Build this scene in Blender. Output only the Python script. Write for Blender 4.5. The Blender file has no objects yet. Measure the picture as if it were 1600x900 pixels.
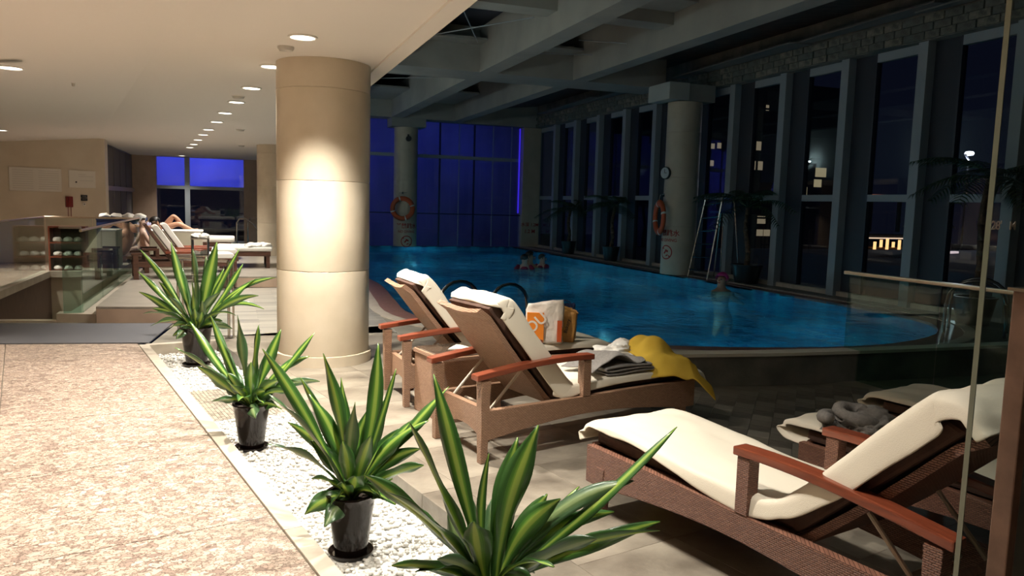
import bpy, bmesh, math, random
from mathutils import Vector, Matrix, noise
random.seed(7)
S = bpy.context.scene
COL = S.collection

# ------------------------------------------------------------------ camera
yaw, pitch, roll = math.atan2(438.5, 1200), math.atan2(129, 1200), 0.028
fwd = Vector((math.sin(yaw) * math.cos(pitch), math.cos(yaw) * math.cos(pitch), -math.sin(pitch)))
r0 = Vector((math.cos(yaw), -math.sin(yaw), 0)); u0 = r0.cross(fwd)
rt = r0 * math.cos(roll) + u0 * math.sin(roll); up = u0 * math.cos(roll) - r0 * math.sin(roll)
cd = bpy.data.cameras.new('camera'); cam = bpy.data.objects.new('camera', cd); COL.objects.link(cam)
cam.matrix_world = Matrix(((rt.x, up.x, -fwd.x, 0), (rt.y, up.y, -fwd.y, 0), (rt.z, up.z, -fwd.z, 1.6), (0, 0, 0, 1)))
cd.sensor_width = 36; cd.lens = 36 * 1200 / 1600; cd.clip_start = .05; cd.clip_end = 500
S.camera = cam

# ------------------------------------------------------------------ world, exposure, lights
w = bpy.data.worlds.new('night'); S.world = w; w.use_nodes = True
w.node_tree.nodes['Background'].inputs[0].default_value = (.10, .13, .30, 1)
w.node_tree.nodes['Background'].inputs[1].default_value = .035
S.view_settings.view_transform = 'Standard'; S.view_settings.look = 'None'
S.view_settings.exposure = 0.0; S.view_settings.gamma = 1; S.view_settings.use_curve_mapping = False
S.cycles.max_bounces = 8; S.cycles.transparent_max_bounces = 24; S.cycles.caustics_reflective = False; S.cycles.caustics_refractive = False
S.cycles.sample_clamp_indirect = 4

WARM = (1.0, .91, .78); NEUT = (1.0, .94, .84)
def light(name, kind, loc, power, color, aim=None, spot=None, blend=.5, size=None):
    l = bpy.data.lights.new(name, kind); l.energy = power; l.color = color
    if kind == 'SPOT':
        l.spot_size = math.radians(spot); l.spot_blend = blend
    if size is not None:
        if kind == 'AREA': l.shape = 'RECTANGLE'; l.size, l.size_y = size
        else: l.shadow_soft_size = size
    o = bpy.data.objects.new(name, l); COL.objects.link(o); o.location = loc
    if aim is not None:
        o.rotation_euler = (Vector(aim) - Vector(loc)).to_track_quat('-Z', 'Y').to_euler()
    return o
# lamps of the downlights, plus added fill lamps in the second row: (x, y, power, spot angle)
ROW1 = [(1.05, 2.1, 190), (.90, 3.55, 340), (.73, 5.05, 560), (.55, 6.6, 820), (.38, 8.18, 420), (.23, 9.88, 440), (.07, 11.42, 400), (-.09, 12.97, 400), (-.24, 14.58, 400),
        (-.42, 16.33, 380), (-.56, 17.73, 380), (-.73, 19.41, 300), (-.89, 21.12, 300), (-1.05, 22.57, 300), (-1.52, 27.38, 200)]
ROW2 = [(-1.0, 3.45, 360), (-1.55, 5.2, 340), (-1.9, 6.75, 310), (-2.1, 8.3, 230), (-4.6, 7.0, 420), (-4.6, 4.0, 420), (-3.9, 12.4, 420), (-3.87, 16.22, 520), (-3.3, 18.3, 420), (-2.9, 5.6, 320), (-2.4, 3.3, 320), (-3.4, 8.5, 320), (-1.9, 1.2, 300), (-.6, .6, 200)]  # several of these are added out of view to brighten ceiling and left wall
def ceil_z(x, y):                       # the ceiling falls away to the left of its crease
    xc = .14 - (y - 6.68) * 2.94 / 14.18
    return 2.91 if x > xc else 2.91 - .11 * (xc - x)
for k, (x, y, p) in enumerate(ROW1 + ROW2):
    light('downlight_and_fill_lamp', 'SPOT', (x, y, ceil_z(x, y) - .03), p, NEUT if k < len(ROW1) else WARM, aim=(x, y, 0), spot=104 if k < len(ROW1) else 74, blend=.9, size=.045)
# underwater lamps of the pool
for x, y, p in [(8.9, 9.6, 150), (8.7, 13, 150), (8.7, 17, 170), (8.7, 21, 170), (8.7, 25.0, 150), (4.4, 10.5, 150), (4.3, 14, 150), (4.2, 18, 170), (3.6, 22, 170), (2.6, 26, 120), (6.5, 8.9, 150), (6.5, 27.6, 120), (6.5, 12, 90), (6.5, 17, 120), (6.5, 22, 120)]:
    light('pool_lamp', 'POINT', (x, y, -.75), p * .14, (.34, .85, 1.0), size=0)
# hall fill, then added blue floods on the backdrops that colour the far panes
for y in (3.5, 8.5, 13.5, 19.0, 24.5):  # added lamps that lift the dim pool hall
    light('hall_fill_lamp', 'POINT', (1.72, y, 3.62), 24, (.66, .93, 1.0), size=.03)
light('added_blue_flood', 'AREA', (6.5, 29.1, 4.9), 38, (.05, .07, 1.0), aim=(6.5, 31.5, 1.8), size=(8, .2))
light('added_blue_flood', 'AREA', (-.9, 29.1, 3.4), 170, (.08, .10, 1.0), aim=(-.9, 31.5, 2.6), size=(3.2, .2))
light('added_blue_flood', 'AREA', (-8.5, 18.6, 3.6), 300, (.05, .06, 1.0), aim=(-8.5, 25, 2.2), size=(3.0, .2))
light('street_lamp_light', 'POINT', (38.5, 32, 4.7), 500, (.85, .92, 1.0), size=.2)

# ------------------------------------------------------------------ materials
MATS = {}
def mat(name, color, rough=.6, metal=0., noise_c=None, nscale=8., ndetail=4., bump=0., bscale=40., bdist=.01, spec=.5, stretch=None, contrast=(.35, .65), coat=0, emit=None, subs=0):
    if name in MATS: return MATS[name]
    m = bpy.data.materials.new(name); m.use_nodes = True; nt = m.node_tree; b = nt.nodes['Principled BSDF']
    b.inputs['Base Color'].default_value = (*color, 1); b.inputs['Roughness'].default_value = rough; b.inputs['Metallic'].default_value = metal
    b.inputs['Specular IOR Level'].default_value = spec; b.inputs['Coat Weight'].default_value = coat
    tc = nt.nodes.new('ShaderNodeTexCoord'); mp = nt.nodes.new('ShaderNodeMapping'); nt.links.new(tc.outputs['Object'], mp.inputs[0])
    if stretch: mp.inputs['Scale'].default_value = stretch
    if noise_c:
        n = nt.nodes.new('ShaderNodeTexNoise'); n.inputs['Scale'].default_value = nscale; n.inputs['Detail'].default_value = ndetail
        nt.links.new(mp.outputs[0], n.inputs['Vector'])
        r = nt.nodes.new('ShaderNodeValToRGB'); r.color_ramp.elements[0].color = (*color, 1); r.color_ramp.elements[1].color = (*noise_c, 1)
        r.color_ramp.elements[0].position, r.color_ramp.elements[1].position = contrast
        nt.links.new(n.outputs['Fac'], r.inputs[0]); nt.links.new(r.outputs[0], b.inputs['Base Color'])
    if bump:
        n2 = nt.nodes.new('ShaderNodeTexNoise'); n2.inputs['Scale'].default_value = bscale; n2.inputs['Detail'].default_value = 3
        nt.links.new(mp.outputs[0], n2.inputs['Vector'])
        bp = nt.nodes.new('ShaderNodeBump'); bp.inputs['Strength'].default_value = bump; bp.inputs['Distance'].default_value = bdist
        nt.links.new(n2.outputs['Fac'], bp.inputs['Height']); nt.links.new(bp.outputs[0], b.inputs['Normal'])
    if emit:
        b.inputs['Emission Color'].default_value = (*emit[0], 1); b.inputs['Emission Strength'].default_value = emit[1]
    MATS[name] = m; return m
def N(nt, t, **kw):
    n = nt.nodes.new(t)
    for k, v in kw.items():
        if k.startswith('_'): setattr(n, k[1:], v)
        else: n.inputs[k].default_value = v
    return n

def wicker(name, c1, c2):
    m = mat(name, c1, rough=.5); nt = m.node_tree; b = nt.nodes['Principled BSDF']
    tc = N(nt, 'ShaderNodeTexCoord'); sp = N(nt, 'ShaderNodeSeparateXYZ'); nt.links.new(tc.outputs['Object'], sp.inputs[0])
    add = N(nt, 'ShaderNodeMath', _operation='ADD'); nt.links.new(sp.outputs[0], add.inputs[0]); nt.links.new(sp.outputs[1], add.inputs[1])
    cb = N(nt, 'ShaderNodeCombineXYZ'); nt.links.new(add.outputs[0], cb.inputs[0]); nt.links.new(sp.outputs[2], cb.inputs[1])
    br = N(nt, 'ShaderNodeTexBrick'); br.inputs['Scale'].default_value = 1; br.inputs['Brick Width'].default_value = .021; br.inputs['Row Height'].default_value = .0085
    br.inputs['Mortar Size'].default_value = .0021; br.inputs['Mortar Smooth'].default_value = .9; br.inputs['Bias'].default_value = 0
    br.inputs['Color1'].default_value = (*c1, 1); br.inputs['Color2'].default_value = (*c2, 1); br.inputs['Mortar'].default_value = (c1[0] * .36, c1[1] * .31, c1[2] * .30, 1)
    nt.links.new(cb.outputs[0], br.inputs['Vector']); nt.links.new(br.outputs['Color'], b.inputs['Base Color'])
    bp = N(nt, 'ShaderNodeBump'); bp.invert = True; bp.inputs['Strength'].default_value = .8; bp.inputs['Distance'].default_value = .007
    nt.links.new(br.outputs['Fac'], bp.inputs['Height']); nt.links.new(bp.outputs[0], b.inputs['Normal'])
    return m
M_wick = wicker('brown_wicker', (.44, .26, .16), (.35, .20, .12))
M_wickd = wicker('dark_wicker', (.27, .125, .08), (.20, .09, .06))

def flake_stone(name, cols, scale, rough, edge):
    m = mat(name, cols[0], rough=rough); nt = m.node_tree; b = nt.nodes['Principled BSDF']
    tc = N(nt, 'ShaderNodeTexCoord'); mp = N(nt, 'ShaderNodeMapping'); mp.inputs['Rotation'].default_value = (0, 0, .35); mp.inputs['Scale'].default_value = (1, 1.25, 1)
    nz = N(nt, 'ShaderNodeTexNoise', Scale=scale * 1.1, Detail=4.); mx = N(nt, 'ShaderNodeMixRGB', _blend_type='ADD'); mx.inputs[0].default_value = .14
    oi = N(nt, 'ShaderNodeObjectInfo'); ad = N(nt, 'ShaderNodeVectorMath', _operation='ADD')
    nt.links.new(tc.outputs['Object'], ad.inputs[0]); nt.links.new(oi.outputs['Random'], ad.inputs[1])
    nt.links.new(ad.outputs[0], mp.inputs[0]); nt.links.new(mp.outputs[0], nz.inputs['Vector']); nt.links.new(mp.outputs[0], mx.inputs[1]); nt.links.new(nz.outputs['Color'], mx.inputs[2])
    vo = N(nt, 'ShaderNodeTexVoronoi', Scale=scale); nt.links.new(mx.outputs[0], vo.inputs['Vector'])
    r = nt.nodes.new('ShaderNodeValToRGB'); cr = r.color_ramp
    cr.elements[0].color = (*cols[0], 1); cr.elements[1].color = (*cols[-1], 1)
    for i, c in enumerate(cols[1:-1]):
        e = cr.elements.new((i + 1) / (len(cols) - 1)); e.color = (*c, 1)
    se = N(nt, 'ShaderNodeSeparateColor'); nt.links.new(vo.outputs['Color'], se.inputs[0]); nt.links.new(se.outputs[0], r.inputs[0])
    v2 = N(nt, 'ShaderNodeTexVoronoi', Scale=scale, _feature='DISTANCE_TO_EDGE'); nt.links.new(mx.outputs[0], v2.inputs['Vector'])
    r2 = nt.nodes.new('ShaderNodeValToRGB'); r2.color_ramp.elements[0].position = .0; r2.color_ramp.elements[1].position = .13
    r2.color_ramp.elements[0].color = (*edge, 1); r2.color_ramp.elements[1].color = (1, 1, 1, 1)
    nt.links.new(v2.outputs['Distance'], r2.inputs[0])
    mu = N(nt, 'ShaderNodeMixRGB', _blend_type='MULTIPLY'); mu.inputs[0].default_value = 1
    nt.links.new(r.outputs[0], mu.inputs[1]); nt.links.new(r2.outputs[0], mu.inputs[2]); nt.links.new(mu.outputs[0], b.inputs['Base Color'])
    return m
M_granite = flake_stone('pink_granite', [(.42, .31, .25), (.62, .51, .42), (.27, .20, .165), (.52, .41, .33), (.58, .46, .37)], 22, .34, (.30, .27, .25))
M_kerb = mat('kerb_marble', (.60, .54, .45), .3, noise_c=(.50, .43, .35), nscale=5, ndetail=8)
M_deck = mat('deck_marble', (.36, .315, .25), .28, noise_c=(.12, .098, .075), nscale=2.2, ndetail=14, contrast=(.36, .66), bump=.2, bscale=30)
M_deckbase = mat('deck_base_stone', (.26, .235, .19), .5, noise_c=(.19, .17, .14), nscale=4)
M_lime = mat('column_limestone', (.66, .57, .44), .42, noise_c=(.56, .475, .35), nscale=3.0, ndetail=9, contrast=(.3, .75), bump=.08, bscale=25)
M_limed = mat('joint_shadow', (.30, .24, .17), .8)
M_ceil = mat('ceiling_plaster', (.84, .80, .74), .9)
M_wall = mat('wall_stone_cream', (.68, .59, .46), .55, noise_c=(.62, .53, .40), nscale=2, ndetail=6)
M_wallp = mat('wall_pink_stone', (.58, .43, .32), .5, noise_c=(.50, .36, .27), nscale=3, ndetail=7)
M_conc = mat('painted_concrete', (.40, .40, .36), .85, noise_c=(.33, .33, .30), nscale=1.2, ndetail=6, bump=.2, bscale=18, bdist=.01)
M_stone = mat('rough_stone', (.24, .23, .20), .9, noise_c=(.15, .15, .135), nscale=3, bump=.5, bscale=22, bdist=.02)
M_brownceil = mat('brown_wood_ceiling', (.10, .055, .04), .8, noise_c=(.05, .03, .022), nscale=2.5, stretch=(1, 4, 1))
M_dark = mat('dark_panel', (.03, .03, .04), .6)
M_mull = mat('grey_aluminium_paint', (.36, .40, .43), .5)
M_mulld = mat('dark_aluminium', (.05, .05, .06), .4, metal=.4)
M_steel = mat('brushed_steel', (.62, .58, .52), .22, metal=1)
M_champ = mat('champagne_rail', (.70, .56, .42), .3, metal=.85)
M_wood = mat('red_brown_wood', (.26, .062, .028), .32, noise_c=(.16, .036, .017), nscale=7, ndetail=8, stretch=(1, 9, 9), contrast=(.3, .7), coat=.25)
M_woodd = mat('dark_brown_wood', (.13, .055, .035), .45, noise_c=(.08, .035, .022), nscale=6, stretch=(1, 7, 7))
M_slat = mat('wall_wood_panel', (.12, .075, .05), .6, noise_c=(.08, .05, .035), nscale=5, stretch=(8, 8, 1))
M_cloth = mat('cream_towelling', (.80, .73, .60), .95, bump=.35, bscale=260, bdist=.003, spec=.15)
M_clothw = mat('white_towelling', (.84, .81, .75), .95, bump=.4, bscale=200, bdist=.004, spec=.15)
M_cush = mat('brown_cushion', (.09, .045, .03), .9, noise_c=(.06, .03, .02), nscale=20, bump=.3, bscale=80, bdist=.004)
M_grey = mat('grey_towelling', (.27, .25, .235), .97, bump=.6, bscale=170, bdist=.005, noise_c=(.22, .205, .19), nscale=60, spec=.1)
M_yellow = mat('yellow_towelling', (.70, .47, .07), .95, noise_c=(.62, .40, .05), nscale=6, bump=.4, bscale=170, bdist=.004, spec=.1)
M_pot = mat('glossy_dark_ceramic', (.010, .006, .005), .14, spec=.35)
M_soil = mat('potting_soil', (.05, .035, .025), .95, bump=.8, bscale=60, bdist=.02)
M_black = mat('black_plastic', (.015, .015, .016), .35)
M_white = mat('white_board', (.74, .70, .62), .35)
M_pebble = mat('white_pebble', (.82, .80, .75), .7)
M_red = mat('red_plastic', (.22, .012, .01), .35)
M_orange = mat('orange_foam', (.60, .10, .025), .55)
M_navy = mat('navy_fabric', (.01, .025, .09), .8)
M_skin = mat('skin', (.50, .27, .17), .5)
M_skinp = mat('pale_skin', (.60, .42, .34), .5)
M_hair = mat('dark_hair', (.012, .009, .008), .45)
M_pink = mat('pink_swim_cap', (.60, .04, .22), .35)
M_maroon = mat('maroon_swimwear', (.22, .01, .05), .6)
M_lens = mat('lit_lamp_lens', (1, .95, .85), .5, emit=((1, .92, .76), 9))
M_trimw = mat('white_trim_ring', (.85, .82, .76), .4)
M_redink = mat('red_lettering', (.45, .03, .02), .6)
M_greyink = mat('grey_lettering', (.40, .37, .33), .6)
M_whiteink = mat('white_lettering', (.80, .74, .66), .6)
M_darkink = mat('dark_lettering', (.05, .035, .03), .6)
M_trunk = mat('palm_bark', (.14, .09, .055), .9, noise_c=(.07, .045, .03), nscale=12, bump=.8, bscale=30, bdist=.02)
M_frond = mat('palm_green', (.03, .06, .025), .55)
M_tile = mat('pool_tile', (.003, .045, .14), .35, noise_c=(.02, .34, .46), nscale=2.6, ndetail=6, contrast=(.44, .60))  # light patches in the colour paint in the water's teal highlights
M_browntile = mat('brown_overflow_tile', (.30, .16, .13), .35, noise_c=(.20, .10, .09), nscale=30)
M_mat = mat('grey_rubber_mat', (.10, .10, .11), .85, bump=.3, bscale=90)
M_cityd = mat('night_facade', (.05, .05, .06), .9)
M_backdrop = mat('pale_backdrop_wall', (.5, .5, .5), .9, noise_c=(.36, .36, .36), nscale=.9, ndetail=3, stretch=(1, 1, .4))

def glass_mat(name, tint, ior=1.5, rough=0.0):
    m = bpy.data.materials.new(name); m.use_nodes = True; nt = m.node_tree; nt.nodes.clear()
    o = N(nt, 'ShaderNodeOutputMaterial'); t = N(nt, 'ShaderNodeBsdfTransparent'); t.inputs[0].default_value = (*tint, 1)
    g = N(nt, 'ShaderNodeBsdfGlossy'); g.inputs['Roughness'].default_value = rough; g.inputs[0].default_value = (.9, .95, .93, 1)
    lw = N(nt, 'ShaderNodeLayerWeight', Blend=.5); pw = N(nt, 'ShaderNodeMath', _operation='POWER'); pw.inputs[1].default_value = 5; nt.links.new(lw.outputs['Facing'], pw.inputs[0])
    f = N(nt, 'ShaderNodeMath', _operation='MULTIPLY_ADD'); f.inputs[1].default_value = .8; f.inputs[2].default_value = .035; nt.links.new(pw.outputs[0], f.inputs[0]); mx = N(nt, 'ShaderNodeMixShader')
    nt.links.new(f.outputs[0], mx.inputs[0]); nt.links.new(t.outputs[0], mx.inputs[1]); nt.links.new(g.outputs[0], mx.inputs[2]); nt.links.new(mx.outputs[0], o.inputs[0])
    MATS[name] = m; return m
M_glass = glass_mat('clear_glass', (.93, .96, .95), 1.45)
M_glassg = glass_mat('greenish_glass', (.72, .84, .79), 1.5)
M_glassw = glass_mat('window_glass', (.80, .82, .86), 1.5)
M_plastic = glass_mat('clear_plastic', (.8, .82, .82), 1.6, .1)

def water_mat():
    m = bpy.data.materials.new('pool_water'); m.use_nodes = True; nt = m.node_tree; nt.nodes.clear()
    o = N(nt, 'ShaderNodeOutputMaterial'); t = N(nt, 'ShaderNodeBsdfTransparent'); t.inputs[0].default_value = (.38, .80, .92, 1)
    g = N(nt, 'ShaderNodeBsdfGlass', IOR=1.33, Roughness=0.0); g.inputs[0].default_value = (.42, .78, .95, 1)
    tc = N(nt, 'ShaderNodeTexCoord'); mp = N(nt, 'ShaderNodeMapping'); nt.links.new(tc.outputs['Object'], mp.inputs[0]); mp.inputs['Rotation'].default_value = (0, 0, .3); mp.inputs['Scale'].default_value = (1, .8, 1)
    n1 = N(nt, 'ShaderNodeTexNoise', Scale=5.5, Detail=5., Distortion=.7); n2 = N(nt, 'ShaderNodeTexNoise', Scale=1.1, Detail=1.)
    for n in (n1, n2): nt.links.new(mp.outputs[0], n.inputs['Vector'])
    ad = N(nt, 'ShaderNodeMath', _operation='MULTIPLY_ADD'); ad.inputs[1].default_value = 1.6
    nt.links.new(n2.outputs['Fac'], ad.inputs[0]); nt.links.new(n1.outputs['Fac'], ad.inputs[2])
    b = N(nt, 'ShaderNodeBump', Strength=1.0, Distance=.20); nt.links.new(ad.outputs[0], b.inputs['Height']); nt.links.new(b.outputs[0], g.inputs['Normal'])
    mx = N(nt, 'ShaderNodeMixShader'); mx.inputs[0].default_value = .2
    nt.links.new(g.outputs[0], mx.inputs[1]); nt.links.new(t.outputs[0], mx.inputs[2]); nt.links.new(mx.outputs[0], o.inputs[0])
    return m
M_water = water_mat()

def leaf_mat(name, edge, mid, stripe):
    m = mat(name, edge, rough=.30, spec=.5); nt = m.node_tree; b = nt.nodes['Principled BSDF']
    uv = N(nt, 'ShaderNodeUVMap'); sp = N(nt, 'ShaderNodeSeparateXYZ'); nt.links.new(uv.outputs[0], sp.inputs[0])
    nz = N(nt, 'ShaderNodeTexNoise', Scale=1.0, Detail=2.); mp = N(nt, 'ShaderNodeMapping'); mp.inputs['Scale'].default_value = (26, 1.2, 1); nt.links.new(uv.outputs[0], mp.inputs[0]); nt.links.new(mp.outputs[0], nz.inputs['Vector'])
    a = N(nt, 'ShaderNodeMath', _operation='MULTIPLY_ADD'); a.inputs[1].default_value = .22; nt.links.new(nz.outputs['Fac'], a.inputs[0])
    s = N(nt, 'ShaderNodeMath', _operation='SUBTRACT'); s.inputs[1].default_value = .11; nt.links.new(sp.outputs[0], s.inputs[0]); nt.links.new(s.outputs[0], a.inputs[2])
    r = nt.nodes.new('ShaderNodeValToRGB'); cr = r.color_ramp; cr.elements[0].position = 0; cr.elements[0].color = (*edge, 1); cr.elements[1].position = 1; cr.elements[1].color = (*edge, 1)
    for p, c in ((.22, edge), (.33, mid), (.42, stripe), (.58, stripe), (.67, mid), (.78, edge)):
        e = cr.elements.new(p); e.color = (*c, 1)
    nt.links.new(a.outputs[0], r.inputs[0]); nt.links.new(r.outputs[0], b.inputs['Base Color'])
    return m
M_leaf = leaf_mat('striped_leaf', (.035, .10, .022), (.09, .22, .03), (.30, .42, .075))
M_leafd = leaf_mat('dull_striped_leaf', (.045, .10, .04), (.10, .17, .06), (.20, .27, .11))

# ------------------------------------------------------------------ mesh helpers
class MB:
    def __init__(s): s.v = []; s.f = []; s.uv = None
    def add(s, vs, fs):
        n = len(s.v); s.v += [tuple(v) for v in vs]; s.f += [tuple(i + n for i in f) for f in fs]; return s
    def box(s, a, b, rz=0, c=None):
        x0, y0, z0 = a; x1, y1, z1 = b
        vs = [(x0, y0, z0), (x1, y0, z0), (x1, y1, z0), (x0, y1, z0), (x0, y0, z1), (x1, y0, z1), (x1, y1, z1), (x0, y1, z1)]
        if rz:
            cx, cy = c or ((x0 + x1) / 2, (y0 + y1) / 2); q, t = math.cos(rz), math.sin(rz)
            vs = [(cx + (x - cx) * q - (y - cy) * t, cy + (x - cx) * t + (y - cy) * q, z) for x, y, z in vs]
        return s.add(vs, [(0, 3, 2, 1), (4, 5, 6, 7), (0, 1, 5, 4), (1, 2, 6, 5), (2, 3, 7, 6), (3, 0, 4, 7)])
    def prism(s, poly, z0, z1):            # xy polygon pushed up z
        n = len(poly); vs = [(x, y, z0) for x, y in poly] + [(x, y, z1) for x, y in poly]
        return s.add(vs, [tuple(range(n))[::-1], tuple(range(n, 2 * n))] + [(i, (i + 1) % n, n + (i + 1) % n, n + i) for i in range(n)])
    def slab(s, poly, y0, y1):             # xz polygon pushed along y
        n = len(poly); vs = [(x, y0, z) for x, z in poly] + [(x, y1, z) for x, z in poly]
        return s.add(vs, [tuple(range(n)), tuple(range(n, 2 * n))[::-1]] + [((i + 1) % n, i, n + i, n + (i + 1) % n) for i in range(n)])
    def tube(s, pts, r, seg=10, caps=True, ry=None):
        pts = [Vector(p) for p in pts]; n = len(pts); rs = r if isinstance(r, (list, tuple)) else [r] * n
        ring = []; up_ = Vector((0, 0, 1))
        for i, p in enumerate(pts):
            d = (pts[min(i + 1, n - 1)] - pts[max(i - 1, 0)]).normalized()
            a = d.cross(up_)
            if a.length < .05: a = d.cross(Vector((0, 1, 0)))
            a.normalize(); b = a.cross(d)
            for k in range(seg):
                t = 2 * math.pi * k / seg
                ring.append(p + a * math.cos(t) * rs[i] + b * math.sin(t) * (rs[i] if ry is None else ry))
        fs = [(i * seg + k, i * seg + (k + 1) % seg, (i + 1) * seg + (k + 1) % seg, (i + 1) * seg + k) for i in range(n - 1) for k in range(seg)]
        if caps: fs += [tuple(range(seg))[::-1], tuple(range((n - 1) * seg, n * seg))]
        return s.add(ring, fs)
    def lathe(s, prof, seg=32, c=(0, 0)):
        n = len(prof); vs = []
        for k in range(seg):
            t = 2 * math.pi * k / seg
            vs += [(c[0] + r * math.cos(t), c[1] + r * math.sin(t), z) for r, z in prof]
        fs = [(k * n + i, ((k + 1) % seg) * n + i, ((k + 1) % seg) * n + i + 1, k * n + i + 1) for k in range(seg) for i in range(n - 1)]
        fs += [tuple(k * n for k in range(seg))[::-1], tuple(k * n + n - 1 for k in range(seg))]
        return s.add(vs, fs)
    def build(s, name, m=None, parent=None, smooth=False, bevel=0, sub=0, loc=None, rz=0):
        me = bpy.data.meshes.new(name); me.from_pydata(s.v, [], s.f); me.validate(); me.update()
        bm = bmesh.new(); bm.from_mesh(me); bmesh.ops.recalc_face_normals(bm, faces=bm.faces)
        if bevel: bmesh.ops.bevel(bm, geom=bm.edges[:], offset=bevel, segments=2, profile=.6, affect='EDGES', clamp_overlap=True)
        bm.to_mesh(me); bm.free()
        if smooth:
            for p in me.polygons: p.use_smooth = True
            if smooth != 'all': me.set_sharp_from_angle(angle=math.radians(40))
        if m: me.materials.append(m)
        o = bpy.data.objects.new(name, me); COL.objects.link(o)
        if parent: o.parent = parent
        if loc: o.location = loc
        if rz: o.rotation_euler.z = rz
        if sub:
            md = o.modifiers.new('sub', 'SUBSURF'); md.levels = md.render_levels = sub
        return o
def thing(name, label, cat, loc=(0, 0, 0), rz=0, group=None):
    o = bpy.data.objects.new(name, None); COL.objects.link(o); o.location = loc; o.rotation_euler = (0, 0, rz); o.empty_display_size = .1
    o['label'] = label; o['category'] = cat
    if group: o['group'] = group
    return o
def tag(o, label, cat, group=None):
    o['label'] = label; o['category'] = cat
    if group: o['group'] = group
    return o
def struct(o, label=None, cat='structure'):
    o['kind'] = 'structure'; o['category'] = cat
    if label: o['label'] = label
    return o
def copy_tree(o, parent=None):
    c = o.copy(); COL.objects.link(c)
    if parent: c.parent = parent
    for ch in o.children: copy_tree(ch, c)
    return c
def box(name, a, b, m, parent=None, bevel=0, **k): return MB().box(a, b, **k).build(name, m, parent, bevel=bevel)
def inst(name, me, loc, rz=0, parent=None, scale=None):
    o = bpy.data.objects.new(name, me); COL.objects.link(o); o.location = loc; o.rotation_euler.z = rz
    if scale: o.scale = scale
    if parent: o.parent = parent
    return o
def text_me(body, size, extrude=.001, align='CENTER'):
    c = bpy.data.curves.new('lettering', 'FONT'); c.body = body; c.size = size; c.extrude = extrude; c.align_x = align; c.align_y = 'CENTER'; c.resolution_u = 4; c.offset = size * .015
    o = bpy.data.objects.new('lettering', c); COL.objects.link(o)
    bpy.context.view_layer.update()
    me = bpy.data.meshes.new_from_object(o.evaluated_get(bpy.context.evaluated_depsgraph_get()))
    bpy.data.objects.remove(o); return me
def text_on(body, size, m, parent, origin, xdir, wrap=None, name='lettering', rot=0, align='CENTER', ext=.001):
    """flat lettering in the plane (xdir, z); wrap=(cx, cy, r) lays it round a column"""
    me = text_me(body, size, ext, align); xd = Vector(xdir).normalized(); nn = xd.cross(Vector((0, 0, 1))); O = Vector(origin)
    for v in me.vertices:
        x, y, z = v.co; x, y = x * math.cos(rot) - y * math.sin(rot), x * math.sin(rot) + y * math.cos(rot)
        if wrap:
            cx, cy, r = wrap; a0 = math.atan2(O.y - cy, O.x - cx); a = a0 + x / r
            v.co = (cx + (r + .004 + z) * math.cos(a), cy + (r + .004 + z) * math.sin(a), O.z + y)
        else: v.co = O + xd * x + Vector((0, 0, y)) + nn * (z + .002)
    me.materials.clear(); me.materials.append(m)
    o = bpy.data.objects.new(name, me); COL.objects.link(o)
    if parent: o.parent = parent
    return o

E1 = Vector((.976, .218)); E2 = Vector((-.218, .976)); GA = math.atan2(.218, .976)
def g(s_, t_): return (E1.x * s_ + E2.x * t_, E1.y * s_ + E2.y * t_)
def inside(p, poly):
    x, y = p; c = False
    for i in range(len(poly)):
        (x1, y1), (x2, y2) = poly[i], poly[i - 1]
        if (y1 > y) != (y2 > y) and x < (x2 - x1) * (y - y1) / (y2 - y1) + x1: c = not c
    return c
# ================================================================== STRUCTURE
# ---- pool outline (water edge), smoothed
ctrl = [(.45, 28.2), (.55, 25), (1.6, 22.3), (2.35, 19.5), (2.68, 15.4), (2.5, 12.6), (2.42, 10.8), (3.1, 9.2), (4.6, 7.95), (6.6, 7.35), (8.2, 7.45), (9.6, 8.2), (10.3, 9.6), (10.3, 13), (10.3, 28.2)]
def cr(pts, n=6):
    out = []
    for i in range(len(pts) - 1):
        p0, p1, p2, p3 = [Vector(pts[max(0, min(len(pts) - 1, j))]) for j in (i - 1, i, i + 1, i + 2)]
        for k in range(n):
            t = k / n; out.append(tuple(.5 * (2 * p1 + (p2 - p0) * t + (2 * p0 - 5 * p1 + 4 * p2 - p3) * t * t + (3 * p1 - p0 - 3 * p2 + p3) * t ** 3)))
    return out + [pts[-1]]
POOL = cr(ctrl[:-1]) + [ctrl[-1]]
def offset(poly, d):
    out = []
    for i, p in enumerate(poly):
        a = Vector(poly[max(i - 1, 0)]); b = Vector(poly[min(i + 1, len(poly) - 1)]); t = (b - a).normalized(); n = Vector((t.y, -t.x))
        q = Vector(p) + n * d; out.append((q.x, min(q.y, 28.38)))
    return out
def filled(name, outer, holes, z, m):
    bm = bmesh.new()
    for lp in [outer] + holes:
        vs = [bm.verts.new((x, y, z)) for x, y in lp]
        for i in range(len(vs)): bm.edges.new((vs[i], vs[(i + 1) % len(vs)]))
    bmesh.ops.triangle_fill(bm, edges=bm.edges[:], use_beauty=True, use_dissolve=False)
    bmesh.ops.recalc_face_normals(bm, faces=bm.faces)
    for f in bm.faces:
        if f.normal.z < 0: f.normal_flip()
    me = bpy.data.meshes.new(name); bm.to_mesh(me); bm.free(); me.materials.append(m)
    o = bpy.data.objects.new(name, me); COL.objects.link(o); return o
hole = offset(POOL, -.02); fhole = offset(POOL, .40); outer = offset(POOL, .52)
deck_out = [g(1.82, -3), g(1.82, 8.95), (-.86, 9.03), (-.68, 10.5), (-1.78, 10.72), (-1.78, 28.5), (11.5, 28.5), (11.5, -3)]
fl = struct(filled('floor', deck_out, [fhole], -.012, M_deckbase), 'stone pool deck floor')
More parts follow.
